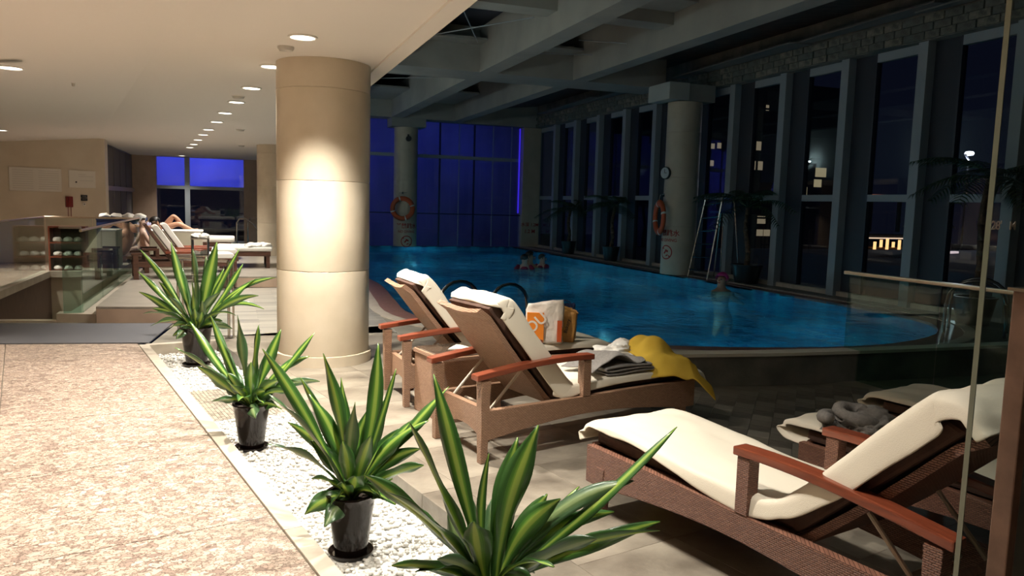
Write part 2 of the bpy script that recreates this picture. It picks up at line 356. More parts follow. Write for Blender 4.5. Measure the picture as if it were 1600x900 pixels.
fl2 = struct(filled('floor_corridor', [(-9, -3), g(1.03, -3.2), g(1.03, 9.0), (-.68, 10.5), (-2.1, 10.85), (-9, 11.9)], [], -.012, M_deckbase), 'corridor floor bed')
struct(filled('floor_left', [(-9, 11.9), (-3.45, 11.07), (-3.45, 16.95), (-1.78, 16.95), (-1.78, 28.5), (-9, 28.5)], [], -.005, M_granite), 'floor beyond the stairwell')

# granite slabs of the corridor and kerb stones
def slab_mesh(a, b, t=.03, bev=.004):
    o = MB().box((0, 0, -t), (a, b, 0)).build('granite_slab', M_granite, bevel=bev); me = o.data; bpy.data.objects.remove(o); return me
me = slab_mesh(1.194, 1.194)
n = 0
for i in range(6):
    for j in range(-1, 9):
        s0, t0 = 1.027 - 1.2 * (i + 1), -1.0 + 1.2 * j
        x, y = g(s0, t0)
        if t0 + 1.2 > 10: continue
        inst('granite_slab', me, (x, y, 0), GA, fl2)
box('matting_strip_bed', (-.01, -.01, -.011), (.01, .01, -.01), M_deckbase, fl2)
me = MB().box((0, 0, -.14), (.092, .896, .002)).build('kerb_stone', M_kerb, bevel=.004).data
bpy.data.objects.remove(bpy.data.objects['kerb_stone'])
for j in range(11):
    x, y = g(1.03, -.9 + .9 * j); inst('kerb_stone', me, (x, y, 0), GA, fl2)
# doormat between the corridor and the steps
tag(MB().prism([(-6, 9.9), (-.87, 9.06), (-.72, 10.42), (-2.66, 10.72), (-6, 11.25)], 0, .012).build('floor_mat', M_mat), 'wide dark grey mat lying across the corridor before the steps', 'mat')

# deck slabs near the loungers (marble), skipping the pool and the low wall
dk = [MB().box((0, 0, -.03), (.5985, .5985, 0)).build('deck_slab', M_deck, bevel=.0015).data for _ in range(1)]
bpy.data.objects.remove(bpy.data.objects['deck_slab'])
for i in range(8):
    for j in range(-2, 15):
        s0, t0 = 2.06 + .6 * i, .2 + .6 * j
        c = g(s0 + .3, t0 + .3)
        if any(inside(g(s0 + a, t0 + b), outer) for a in (0, .6) for b in (0, .6)): continue
        if c[1] > 5.75 and c[0] > 3.9: continue
        if 3.2 < c[0] < 5.5 and 3.3 < c[1] < 5.6: continue          # the lozenge paving goes there
        x, y = g(s0, t0)
        inst('deck_slab', dk[0], (x, y, 0), GA, fl)
# edge stones of the deck beside the pebble trough
me = MB().box((0, 0, -.16), (.237, .747, .002)).build('edge_stone', M_deck, bevel=.004).data
bpy.data.objects.remove(bpy.data.objects['edge_stone'])
for j in range(13):
    x, y = g(1.82, -.8 + .75 * j); inst('edge_stone', me, (x, y, 0), GA, fl)
# lozenge paving
M_loz = [mat('lozenge_light', (.22, .20, .165), .4, noise_c=(.20, .18, .15), nscale=12), mat('lozenge_dark', (.14, .122, .10), .4, noise_c=(.09, .08, .065), nscale=12), mat('lozenge_mid', (.185, .165, .135), .4, noise_c=(.14, .13, .1), nscale=12)]
lz = []
for k in range(3):
    o = MB().prism([(0, -.1175), (.102, 0), (0, .1175), (-.102, 0)], -.02, 0).build('lozenge_tile', M_loz[k], bevel=.002); lz.append(o.data); bpy.data.objects.remove(o)
cnt = 0
for i in range(34):
    for j in range(28):
        x = 2.95 + .1035 * i; y = 3.05 + .119 * 2 * j + (.119 if i % 2 else 0)
        if 3.2 < x < 5.5 and 3.3 < y < 5.62 and cnt < 300:
            inst('lozenge_tile', lz[(j * 2 + i + (i // 2)) % 3], (x, y, .001), 0, fl); cnt += 1

# striped floor behind the column
def stripe_mat():
    m = mat('striped_floor_tile', (.4, .36, .3), .3); nt = m.node_tree; b = nt.nodes['Principled BSDF']
    tc = N(nt, 'ShaderNodeTexCoord'); br = N(nt, 'ShaderNodeTexBrick'); br.inputs['Scale'].default_value = 1; br.inputs['Brick Width'].default_value = .62; br.inputs['Row Height'].default_value = .11
    br.inputs['Color1'].default_value = (.42, .39, .33, 1); br.inputs['Color2'].default_value = (.24, .225, .20, 1); br.inputs['Mortar'].default_value = (.2, .19, .17, 1); br.inputs['Mortar Size'].default_value = .004
    nt.links.new(tc.outputs['Object'], br.inputs['Vector']); nt.links.new(br.outputs['Color'], b.inputs['Base Color']); return m
M_stripe = stripe_mat()
o = MB().prism([(-.66, 9.55), (.3, 9.35), (1.9, 9.3), (2.0, 12), (2.1, 14.45), (-.45, 14.45), (-.55, 10.6)], -.011, .0).build('floor_striped', M_stripe); struct(o, 'floor of light and dark stone strips behind the column')

# pebble trough
tr = MB().prism([g(1.1, -3), g(1.1, 9.0), g(1.83, 9.0), g(1.83, -3)], -.2, -.15).build('trough_bed', M_kerb); struct(tr, 'bed of the pebble trough')
box('trough_end', (0, 0, 0), (.75, .1, .16), M_kerb, tr); bpy.data.objects['trough_end'].location = (*g(1.1, 8.93), -.16); bpy.data.objects['trough_end'].rotation_euler.z = GA
ico = bmesh.new(); bmesh.ops.create_icosphere(ico, subdivisions=1, radius=1); iv = [v.co.copy() for v in ico.verts]; ifc = [tuple(v.index for v in f.verts) for f in ico.faces]; ico.free()
ico = bmesh.new(); bmesh.ops.create_icosphere(ico, subdivisions=2, radius=1); iv2 = [v.co.copy() for v in ico.verts]; ifc2 = [tuple(v.index for v in f.verts) for f in ico.faces]; ico.free()
def pebbles(t0, t1, n, label, dens=1):
    V = []; F = []
    for k in range(n):
        t = random.uniform(t0, t1); s_ = random.uniform(1.125, 1.815); x, y = g(s_, t)
        hi = t < 4.2; vv, ff = (iv2, ifc2) if hi else (iv, ifc)
        if any(math.hypot(x - a_, y - b_) < c_ for a_, b_, c_ in ((.905, 2.62, .12), (.53, 3.65, .12), (.11, 5.46, .12), (-.36, 8.39, .15))): continue
        r = random.uniform(.009, .0165); sc = (r * random.uniform(.9, 1.4), r * random.uniform(.8, 1.1), r * random.uniform(.55, .85))
        a = random.uniform(0, 6.28); ca, sa = math.cos(a), math.sin(a); z = -.118 + random.uniform(-.022, .012)
        b = len(V)
        for q in vv:
            jx = 1 + .12 * math.sin(q.x * 5 + k); X, Yy = q.x * sc[0] * jx, q.y * sc[1]
            V.append((x + X * ca - Yy * sa, y + X * sa + Yy * ca, z + q.z * sc[2]))
        F += [tuple(i + b for i in f) for f in ff]
    me = bpy.data.meshes.new('pebbles'); me.from_pydata(V, [], F); me.update()
    for p in me.polygons: p.use_smooth = True
    me.materials.append(M_pebble); o = bpy.data.objects.new('pebbles', me); COL.objects.link(o); o['kind'] = 'stuff'; o['label'] = label; o['category'] = 'pebbles'; return o
pebbles(1.2, 6.05, 9600, 'white pebbles filling the trough between kerb and deck round the three nearer pots')
pebbles(7.1, 8.92, 3300, 'white pebbles round the farthest pot beyond the mosaic')
for t0, t1 in ((1.2, 6.05), (7.1, 8.92)):
    MB().prism([g(1.12, t0), g(1.12, t1), g(1.82, t1), g(1.82, t0)], -.15, -.124).build('pebble_bed', M_pebble, tr)
# mosaic between the two pebble beds
V = MB(); Vb = MB()
for i in range(23):
    for j in range(36):
        s0, t0 = 1.13 + i * .0295, 6.07 + j * .0287; x, y = g(s0 + .013, t0 + .013)
        (V if random.random() < .55 else Vb).box((x - .0125, y - .0125, -.15), (x + .0125, y + .0125, -.113), rz=GA)
for q, m in ((V, mat('mosaic_pale', (.42, .37, .30), .3)), (Vb, mat('mosaic_taupe', (.20, .165, .13), .3, noise_c=(.30, .26, .21), nscale=30))):
    o = q.build('mosaic_tiles', m, tr); o['kind'] = 'stuff'
box('mosaic_grout', (0, 0, -.15), (.7, 1.05, -.118), mat('grout', (.5, .46, .40), .8), tr); o = bpy.data.objects['mosaic_grout']; o.location = (*g(1.12, 6.06), 0); o.rotation_euler.z = GA

# ---- pool: basin, water, overflow tiles, coping stones
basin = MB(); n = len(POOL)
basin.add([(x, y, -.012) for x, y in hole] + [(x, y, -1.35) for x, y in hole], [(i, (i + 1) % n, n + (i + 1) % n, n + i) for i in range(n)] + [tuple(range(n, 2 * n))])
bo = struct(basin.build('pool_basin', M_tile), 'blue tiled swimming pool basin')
wo = filled('pool_water', offset(POOL, 0.0), [], -.045, M_water); struct(wo, 'rippling blue lit water of the curved swimming pool', 'water')
cop = bpy.data.objects.new('pool_coping', None); COL.objects.link(cop); struct(cop, 'brown tiled overflow and pale coping round the pool')
def resample(pts, step):
    L = [0]
    for a, b in zip(pts, pts[1:]): L.append(L[-1] + (Vector(b) - Vector(a)).length)
    k = max(1, int(L[-1] / step)); out = []; j = 0
    for i in range(k + 1):
        d = L[-1] * i / k
        while j < len(L) - 2 and L[j + 1] < d: j += 1
        t = (d - L[j]) / max(1e-6, L[j + 1] - L[j]); out.append(tuple(Vector(pts[j]).lerp(Vector(pts[j + 1]), t)))
    return out
base = resample(POOL, .42)
oA, oB, oC = offset(base, -.02), offset(base, .30), offset(base, .46)
for i in range(len(base) - 1):
    for p, q, m, nm, zt in ((oA, oB, M_browntile, 'overflow_tile', -.006), (oB, oC, M_kerb, 'coping_stone', .006)):
        a, b, c, d = Vector(p[i]), Vector(p[i + 1]), Vector(q[i + 1]), Vector(q[i])
        a, b = a.lerp(b, .006), b.lerp(a, .006); d, c = d.lerp(c, .006), c.lerp(d, .006)
        if a.y > 28.3 and b.y > 28.3: continue
        MB().prism([tuple(a), tuple(b), tuple(c), tuple(d)], -.05, zt).build(nm, m, cop)
# low wall in front of the pool on the right
lw = struct(MB().prism([(3.75, 5.95), (4.7, 5.80), (5.75, 5.72), (7.6, 5.66), (9.4, 5.7), (9.4, 5.83), (7.6, 5.79), (5.75, 5.85), (4.7, 5.93), (3.75, 6.08)], -.01, .27).build('wall_low', M_stone), 'low rough stone wall before the pool')
MB().prism([(3.73, 5.93), (4.7, 5.78), (5.75, 5.70), (7.6, 5.64), (9.42, 5.68), (9.42, 5.85), (7.6, 5.81), (5.75, 5.87), (4.7, 5.95), (3.73, 6.10)], .27, .30).build('cap_stone', mat('pale_cap_stone', (.80, .76, .66), .6), lw)

# ---- raised platforms on the left
def platform(name, poly, z, lab):
    o = struct(MB().prism(poly, 0.0, z - .03).build(name, M_wallp), lab); MB().prism(poly, z - .03, z).build('paving', mat('platform_paving', (.36, .32, .27), .3, noise_c=(.28, .25, .21), nscale=4), o, bevel=.004); return o
platform('platform_near', [(-1.6, 10.62), (-.62, 10.47), (-.40, 14.5), (-.40, 28.3), (-1.6, 28.3)], .21, 'raised stone platform with pink riser')
platform('platform_far', [(-.39, 14.55), (1.45, 14.5), (1.5, 17), (1.2, 20.6), (.2, 21.8), (-.1, 24), (-.39, 24)], .20, 'raised platform behind the column')

# ---- stairwell
sw = bpy.data.objects.new('stairwell', None); COL.objects.link(sw); struct(sw, 'stairwell opening with pale kerb')
MB().prism([(-3.3, 11.1), (-3.45, 11.1), (-3.45, 16.95), (-3.3, 16.95)], -.02, .1).build('kerb', M_kerb, sw)
MB().prism([(-3.3, 16.8), (-3.3, 16.95), (-1.6, 16.95), (-1.6, 16.8)], -.02, .1).build('kerb', M_kerb, sw)
MB().prism([(-2.08, 10.85), (-1.62, 10.72), (-1.62, 16.8), (-1.82, 16.8), (-1.95, 11.05), (-2.08, 11.05)], -.02, .1).build('kerb', M_kerb, sw, bevel=.004)
MB().prism([(-6, 11.4), (-2.08, 10.85), (-2.08, 10.97), (-6, 11.55)], -.02, .012).build('kerb', M_kerb, sw)
MB().box((-3.34, 11, -2.4), (-3.3, 16.9, -.02)).build('side_wall', M_slat, sw)
MB().box((-3.32, 16.86, -2.4), (-1.8, 16.9, -.02)).build('end_wall', M_wall, sw)
MB().box((-1.84, 10.9, -2.4), (-1.8, 16.9, -.02)).build('side_wall', M_wall, sw)
MB().box((-3.34, 10.8, -2.45), (-1.8, 16.9, -2.4)).build('bottom', M_granite, sw)
for k in range(9):
    MB().box((-3.3, 11.0 + k * .3, -.27 * (k + 1) + .02), (-1.84, 11.3 + k * .3, -.27 * (k + 1) + .06)).build('stair_tread', M_kerb, sw)

# ---- ceilings
def cz(x, y): return ceil_z(x, y)
c = MB().add([(.14 + 2.94 * 9.68 / 14.18, -3, 2.91), (1.33, -3, 2.91), (1.33, 28.5, 2.91), (.14 - 2.94 * 21.82 / 14.18, 28.5, 2.91)], [(0, 1, 2, 3)])
c = MB().add([(1.33, 28.5, 2.91), (1.33, .94, 2.91), (-4.384, 28.5, 2.91)], [(0, 1, 2)])
struct(c.build('ceiling', M_ceil), 'plaster ceiling over the corridor')
c = MB().add([(1.33, .94, 2.91), (1.33, -3, 2.91), (-9, -3, 2.91 - .11 * (9 + 2.147)), (-9, 28.5, 2.91 - .11 * 4.6), (-4.384, 28.5, 2.91)], [(0, 1, 2, 3, 4)])
struct(c.build('ceiling_sloped', M_ceil), 'gently falling plaster ceiling on the left')
struct(box('wall_fascia', (1.33, -3, 2.89), (1.48, 28.5, 5.8), M_ceil), 'ceiling edge over the pool hall')
# ---- beams over the pool hall
bm_ = bpy.data.objects.new('ceiling_beams', None); COL.objects.link(bm_); struct(bm_, 'grid of painted concrete roof beams')
for x0, x1 in ((2.92, 3.36), (5.34, 5.76), (7.66, 8.04)):
    box('roof_beam', (x0, -3, 4.6), (x1, 28.4, 5.6), M_conc, bm_, bevel=.01)
for y0, y1 in ((3.6, 4.3), (17.15, 18.3), (27.6, 28.4)):
    box('roof_beam', (1.48, y0, 4.602), (10.2 if y0 > 17 and y0 < 18 else 8.1, y1, 5.6), M_conc, bm_, bevel=.01)
for y0 in (7.6, 12.7, 20.2):                      # cross ribs set higher, which frame the roof lights
    for xa, xb in ((1.48, 2.92), (3.36, 5.34), (5.76, 7.66)):
        box('rib', (xa, y0, 4.98), (xb, y0 + .5, 5.58), M_conc, bm_)
box('beam_haunch', (9.75, 16.2, 4.22), (10.3, 17.2, 4.62), mat('pale_concrete', (.55, .58, .54), .8), bm_, bevel=.01)
for x0, x1, a in ((1.48, 2.92, 13.2), (3.36, 5.34, 13.2), (5.76, 7.66, 13.2)):     # slabs either side of the roof lights
    for ya, yb in ((-3, 3.6), (4.3, 7.6), (8.1, 9.0), (11.9, 12.7), (13.2, 13.6), (16.6, 17.15), (18.3, 20.2), (20.7, 21.6), (24.6, 27.6)):
        box('roof_slab', (x0, ya, 5.2), (x1, yb, 5.25), M_conc, bm_)
struct(box('ceiling_skylight', (1.48, -3, 5.62), (8.1, 28.4, 5.66), M_dark), 'dark roof lights above the beams')
for p, q in (((3.5, 16.3, 5.0), (5.25, 13.6, 5.05)), ((6.9, 15.2, 5.1), (7.6, 14.4, 4.95)), ((5.85, 16.6, 4.98), (7.6, 16.0, 5.0)), ((3.45, 12.5, 5.0), (5.2, 16.9, 5.2)), ((3.5, 22.0, 5.0), (5.25, 21.2, 5.05))):
    MB().tube([p, q], .012, 6).build('tie_rod', M_mull, bm_)
struct(MB().add([(8.04, -3, 5.05), (11.3, -3, 5.45), (11.3, 28.4, 5.45), (8.04, 28.4, 5.05)], [(0, 1, 2, 3)]).build('ceiling_wood', M_brownceil), 'dark brown ceiling beside the window wall')
M_ln = mat('ledge_grey', (.20, .20, .19), .8)
for k, (ya, yb, dx, dz) in enumerate(((6.0, 10.2, 0, 0), (9.6, 13.6, -.05, .02), (12.9, 17.6, -.12, -.02), (18.5, 22.5, -.05, 0), (22, 27, -.1, .02))):
    MB().add([(10.55 + dx, ya, 4.97 + dz), (11.0, ya, 5.0 + dz), (11.0, yb, 5.0 + dz), (10.75 + dx, yb, 4.97 + dz), (10.55 + dx, ya, 5.0 + dz), (11.0, ya, 5.03 + dz), (11.0, yb, 5.03 + dz), (10.75 + dx, yb, 5.0 + dz)],
             [(0, 3, 2, 1), (4, 5, 6, 7), (0, 1, 5, 4), (1, 2, 6, 5), (2, 3, 7, 6), (3, 0, 4, 7)]).build('ledge_board', M_ln, bm_)

# ---- right window wall
rw = bpy.data.objects.new('wall_right', None); COL.objects.link(rw); struct(rw, 'tall window wall on the right')
box('lintel', (11.16, -3, 4.6), (11.5, 28.5, 5.5), M_stone, rw)
sb = []
for k in range(4):
    o = MB().box((-.02, 0, 0), (.03, .29 + .05 * k, .128)).build('stone_block', mat('block_stone_%d' % k, [(.25, .24, .20), (.19, .19, .165), (.30, .28, .22), (.16, .17, .155)][k], .9, noise_c=(.12, .12, .10), nscale=9, bump=.6, bscale=40, bdist=.01), bevel=.008); sb.append(o.data); bpy.data.objects.remove(o)
cnt = 0
for row in range(3):
    y = 5.2 + .1 * row
    while y < 28.1 and cnt < 290:
        k = random.randrange(4); ln = .30 + .05 * k
        if y < 21 or row == 1 or True:
            inst('stone_block', sb[k], (11.13 + random.uniform(-.012, .012), y, 4.61 + .135 * row), 0, rw, scale=(1, 1.3 if y > 16 else .98, 1))
            cnt += 1
        y += ln * (1.34 if y > 16 else 1) + .008
MULL = [28.4 - 1.8 * k for k in range(17)]
posts = []
for k, y in enumerate(MULL):
    box('window_post', (11.22, y - .1, -.01), (11.5, y + .1, 4.6), M_mull, rw, bevel=.006)
    if k: box('dark_panel', (11.40, y - .62, -.01), (11.46, y - .1, 4.6), M_dark, rw)
    if k: box('window_frame', (11.36, y - .66, -.01), (11.48, y - .62, 4.6), M_mulld, rw)
for k, y in enumerate(MULL[:-1]):
    y1 = MULL[k + 1]
    box('transom', (11.36, y1 + .1, 1.86), (11.48, y - .66 if k else y - .1, 1.99), M_mull, rw)
    box('transom', (11.36, y1 + .1, 4.44), (11.48, y - .66 if k else y - .1, 4.6), M_mull, rw)
    box('sill', (11.30, y1 + .1, -.01), (11.48, y - .1, .08), M_kerb, rw)
    for za, zb in ((.08, 1.86), (1.99, 4.44)):
        box('window_pane', (11.42, y1 + .1, za), (11.43, y - .66 if k else y - .1, zb), M_glassw, rw)
# ---- far wall of the pool hall
fw = bpy.data.objects.new('wall_far', None); COL.objects.link(fw); struct(fw, 'far window wall of the pool hall lit blue from outside')
box('corner_pier', (10.62, 28.2, 0), (11.35, 28.6, 4.6), M_lime, fw, bevel=.01)
box('lintel', (1.33, 28.2, 4.62), (11.5, 28.6, 5.8), M_conc, fw)
for x in (1.6, 3.0, 4.45, 7.35, 8.1, 8.7, 9.45, 10.2):
    w_ = .05 if x in (7.35, 8.7) else .025
    box('window_post', (x - w_ / 2, 28.38, 0), (x + w_ / 2, 28.46, 4.6), M_mulld if w_ > .03 else M_mull, fw)
box('transom', (1.5, 28.36, 3.28), (10.62, 28.48, 3.40), M_mull, fw)
box('transom', (1.5, 28.38, 1.19), (10.62, 28.46, 1.23), M_mulld, fw)
xs = [1.5, 3.0, 4.45, 6.0, 7.35, 8.1, 8.7, 9.45, 10.2, 10.62]
for a, b in zip(xs, xs[1:]):
    for za, zb in ((0, 1.19), (1.23, 3.28), (3.4, 4.62)):
        box('window_pane', (a + .02, 28.41, za), (b - .02, 28.42, zb), M_glassw, fw)
tag(box('led_strip', (10.48, 28.3, 1.3), (10.53, 28.34, 4.55), mat('blue_led', (.05, .03, .9), .5, emit=((.06, .03, 1.0), .55))), 'glowing blue light strip standing beside the far corner pier', 'light')
# ---- corridor end wall
ew = bpy.data.objects.new('wall_end', None); COL.objects.link(ew); struct(ew, 'end wall of the corridor with a two light window')
box('wall_panel', (-3.2, 28.35, 0), (-2.37, 28.6, 2.95), M_wallp, ew); box('wall_panel', (.38, 28.35, 0), (1.5, 28.6, 2.95), M_wallp, ew)
box('window_post', (-1.50, 28.34, .05), (-1.34, 28.46, 2.93), M_mull, ew)
box('transom', (-2.37, 28.35, 1.84), (.38, 28.45, 1.95), M_mull, ew); box('lintel', (-2.37, 28.35, 2.9), (.38, 28.5, 3.0), M_wallp, ew); box('sill', (-2.37, 28.3, 0), (.38, 28.5, .10), M_mull, ew)
for a, b in ((-2.37, -1.5), (-1.34, .38)):
    for za, zb in ((.10, 1.84), (1.95, 2.9)): box('window_pane', (a, 28.40, za), (b, 28.41, zb), M_glassw, ew)
box('wall_panel', (1.2, 28.15, 0), (1.45, 28.35, 4), M_wallp, ew)
# ---- left side wall: dark shutters between corner and end wall
lw2 = bpy.data.objects.new('wall_left', None); COL.objects.link(lw2); struct(lw2, 'side wall with tall dark shutters')
M_shut = mat('grey_shutter', (.17, .15, .14), .85, spec=.15)
box('backing', (-3.2, 20.9, 0), (-3.1, 28.4, 2.95), M_mulld, lw2)
for k in range(5):
    y0 = 21.3 + k * 1.3
    for za, zb in ((.3, 1.70), (1.82, 2.86)): box('shutter_panel', (-3.10, y0, za), (-3.06, y0 + 1.2, zb), M_shut, lw2)
box('transom', (-3.10, 21.2, 1.70), (-3.03, 28.3, 1.82), mat('bronze_rail', (.32, .25, .22), .4), lw2)
# ---- wall carrying the notice boards
A_, B_ = Vector((-2.86, 20.86)), Vector((-4.95, 20.1)); dd = (B_ - A_).normalized(); nn_ = Vector((-dd.y, dd.x))
ws = struct(MB().prism([tuple(A_), tuple(B_), tuple(B_ + Vector((0, .5))), tuple(A_ + Vector((-.25, .9))), tuple(A_ + Vector((-.02, .6)))], -.01, 2.93).build('wall_notice', M_wall), 'cream stone wall carrying the notice boards')
ws2 = bpy.data.objects.new('window_1', None); COL.objects.link(ws2); struct(ws2, 'window left of the notice wall lit blue')
box('window_post', (-5.0, 20.05, 1.1), (-4.93, 20.2, 2.9), M_mull, ws2); box('transom', (-8.5, 20.1, 1.93), (-4.95, 20.2, 2.03), M_mull, ws2)
box('sill_wall', (-8.5, 20.05, 0), (-4.95, 20.3, .75), M_wall, ws2)
box('window_pane', (-8.5, 20.14, .75), (-4.95, 20.15, 1.93), M_glassw, ws2); box('window_pane', (-8.5, 20.14, 2.03), (-4.95, 20.15, 2.9), M_glassw, ws2)
struct(box('wall_back', (-9, -3.1, 0), (11.5, -3, 5.8), mat('back_wall', (.35, .30, .24), .8)), 'wall behind the viewer')
struct(box('wall_side', (-9.1, -3, -.1), (-9, 28.5, 3), M_wall), 'corridor left wall')
# ---- outside
struct(box('facade_backdrop', (1.0, 31.5, -1), (12.5, 31.7, 6.5), M_backdrop), 'added outside backdrop washed with blue light')  # backdrops added behind the windows to give their panes a blue glow
struct(box('facade_backdrop', (-3.5, 31.5, 1.95), (1.0, 31.7, 4.5), M_backdrop), 'added backdrop screen washed with blue light')
struct(box('facade_backdrop', (-12, 25, -.5), (-4.6, 25.2, 4.5), M_backdrop), 'added backdrop screen beyond the left window')
struct(box('ground_outside', (-40, 32, -3.1), (120, 120, -3), M_cityd), 'dark ground outside')
struct(box('ground_terrace', (11.6, -20, -.3), (40, 32, -.2), M_cityd), 'dark terrace outside')
# ================================================================== COLUMNS
def column(name, label, x, y, r, zt, joints, m=M_lime, foot=True):
    t = thing(name, label, 'column', (x, y, 0))
    zs = [0.0] + joints + [zt]
    for a, b in zip(zs, zs[1:]):
        MB().lathe([(r - .006, a), (r - .001, a + .004), (r, a + .01), (r, b - .01), (r - .001, b - .004), (r - .006, b)], 64).build('drum', m, t, smooth=True)
    return t
c1 = column('stone_column', 'big cream limestone column spotlit beside the plants', .855, 7.865, .45, 2.912, [.10, .92, 1.78, 2.64])
MB().lathe([(.44, -.01), (.475, -.01), (.475, .10), (.452, .102), (.44, .102)], 64).build('plinth', M_lime, c1, smooth=True)
column('stone_column', 'cream stone column farther down the corridor, partly behind the big one', 1.03, 20.2, .45, 2.912, [.12, 1.0, 1.9, 2.7])
c3 = column('stone_column', 'round column standing in the pool with an orange lifebuoy on it', 5.98, 28.05, .43, 4.3, [1.2, 2.4, 3.5])
box('capital', (-.62, -.5, 4.3), (.62, .4, 4.62), M_conc, c3)
c4 = column('stone_column', 'dim round column beside the window wall with a clock on it', 10.52, 16.72, .42, 4.22, [1.2, 2.4, 3.5])
box('capital', (-.45, -.45, 4.22), (.55, .5, 4.62), M_conc, c4)

# ================================================================== NOTICES, CLOCK, LIFEBUOYS
def prohib(parent, origin, xdir, r, wrap):
    cx, cy, R = wrap; O = Vector(origin); a0 = math.atan2(O.y - cy, O.x - cx); mb = MB()
    def pt(u, v, h=.006): a = a0 + u / R; return (cx + (R + h) * math.cos(a), cy + (R + h) * math.sin(a), O.z + v)
    n = 28; vs = []; fs = []
    for i in range(n):
        t = 2 * math.pi * i / n
        for q in (r, r * .85): vs.append(pt(q * math.cos(t), q * math.sin(t)))
    mb.add(vs, [(2 * i, 2 * ((i + 1) % n), 2 * ((i + 1) % n) + 1, 2 * i + 1) for i in range(n)])
    for (u0, v0, u1, v1, wd) in ((-.62, .62, .62, -.62, .1), (-.15, .3, .35, .1, .14), (-.35, -.2, .0, .25, .12), (.0, -.5, .35, -.35, .08)):
        a, b = Vector((u0, v0)) * r, Vector((u1, v1)) * r; d = (b - a).normalized(); pn = Vector((-d.y, d.x)) * r * wd
        mb.add([pt(*(a + pn)), pt(*(b + pn)), pt(*(b - pn)), pt(*(a - pn))], [(0, 1, 2, 3)])
    return mb.build('prohibition_mark', M_redink, parent)
def notice(label, cx, cy, R, ang, z, size):
    t = thing('wall_notice_lettering', label, 'sign')
    O = (cx + R * math.cos(ang), cy + R * math.sin(ang), z); xd = (-math.sin(ang), math.cos(ang), 0); wr = (cx, cy, R)
    text_on('严禁跳水', size, M_redink, t, O, xd, wr); text_on('NO DIVING', size * .62, M_redink, t, (O[0], O[1], z - size * 1.0), xd, wr)
    prohib(t, (O[0], O[1], z - size * 2.75), xd, size * 1.05, wr)
    return t
a3 = math.atan2(-28.05, -5.98) + .12
notice('red no diving lettering on the column in the pool below the lifebuoy', 5.98, 28.05, .43, a3 + .03, .74, .2)
a4 = math.atan2(-16.72, -10.52)
notice('red no diving lettering on the dim column left of the tall chair', 10.52, 16.72, .42, a4 - .75, 1.02, .17)
def lifebuoy(label, loc, rz, R=.36, r=.085):
    t = thing('lifebuoy', label, 'lifebuoy', loc, rz)
    mb = MB(); n, k = 40, 12; vs = []
    for i in range(n):
        a = 2 * math.pi * i / n
        for j in range(k):
            b = 2 * math.pi * j / k; q = R + r * math.cos(b); vs.append((q * math.cos(a), r * .65 * math.sin(b), q * math.sin(a)))
    mb.add(vs, [(i * k + j, ((i + 1) % n) * k + j, ((i + 1) % n) * k + (j + 1) % k, i * k + (j + 1) % k) for i in range(n) for j in range(k)])
    mb.build('ring', M_orange, t, smooth='all')
    for q in range(4):
        a = q * math.pi / 2 + .3; mb = MB(); vs = []
        for s_ in (-.06, .06):
            for j in range(k):
                b = 2 * math.pi * j / k; Q = R + (r + .006) * math.cos(b); vs.append((Q * math.cos(a + s_), (r * .65 + .006) * math.sin(b), Q * math.sin(a + s_)))
        mb.add(vs, [(j, k + j, k + (j + 1) % k, (j + 1) % k) for j in range(k)]).build('band', M_clothw, t, smooth='all')
    MB().tube([(-.12, .0, R + .03), (-.14, .04, R + .2), (.16, .05, R + .22)], .012, 6).build('rope', M_greyink, t)
    MB().box((-.02, .02, R + .16), (.02, .10, R + .24)).build('hook', M_mulld, t)
    return t
lifebuoy('orange lifebuoy hanging on the column that stands in the pool', (5.98 + .53 * math.cos(a3 - .3), 28.05 + .53 * math.sin(a3 - .3), 1.38), a3 + math.pi / 2 - .12)
al = math.atan2(-16.72, -10.52) - 1.25
lifebuoy('orange lifebuoy seen edge-on, hung on the left side of the dim column', (10.52 + .52 * math.cos(al), 16.72 + .52 * math.sin(al), 1.40), al + math.pi / 2)
ac = math.atan2(-16.72, -10.52) - 1.0
ck = thing('wall_clock', 'round white-faced clock high on the left side of the dim column', 'clock', (10.52 + .46 * math.cos(ac), 16.72 + .46 * math.sin(ac), 2.50), ac + math.pi / 2 + .25)
def disc(r, y0, y1, seg=28):
    mb = MB(); vs = [(r * math.cos(2 * math.pi * i / seg), y, r * math.sin(2 * math.pi * i / seg)) for y in (y0, y1) for i in range(seg)]
    return mb.add(vs, [tuple(range(seg)), tuple(range(seg, 2 * seg))] + [(i, (i + 1) % seg, seg + (i + 1) % seg, seg + i) for i in range(seg)])
disc(.155, -.03, .06).build('case', M_black, ck); disc(.135, -.036, -.03).build('dial', mat('clock_dial', (.6, .66, .68), .5), ck)
MB().box((-.006, -.042, 0), (.006, -.038, .09)).build('hand', M_black, ck); MB().box((0, -.042, -.006), (.07, -.038, .006)).build('hand', M_black, ck)
sp = thing('wall_speaker', 'small dark camera fixed high on the column in the pool', 'camera', (5.98 + .47 * math.cos(a3 + .05), 28.05 + .47 * math.sin(a3 + .05), 3.87), a3 + math.pi / 2)
disc(.10, -.16, .0, 16).build('housing', M_black, sp); MB().box((-.03, -.02, .0), (.03, .08, .16)).build('bracket', M_black, sp)
t = thing('wall_notice_lettering', 'faded red depth lettering low on the far corner pier', 'sign')
text_on('水深 1.2M', .17, M_redink, t, (10.97, 28.19, .86), (1, 0, 0)); text_on('1.2 M', .2, M_redink, t, (10.97, 28.19, .6), (1, 0, 0))

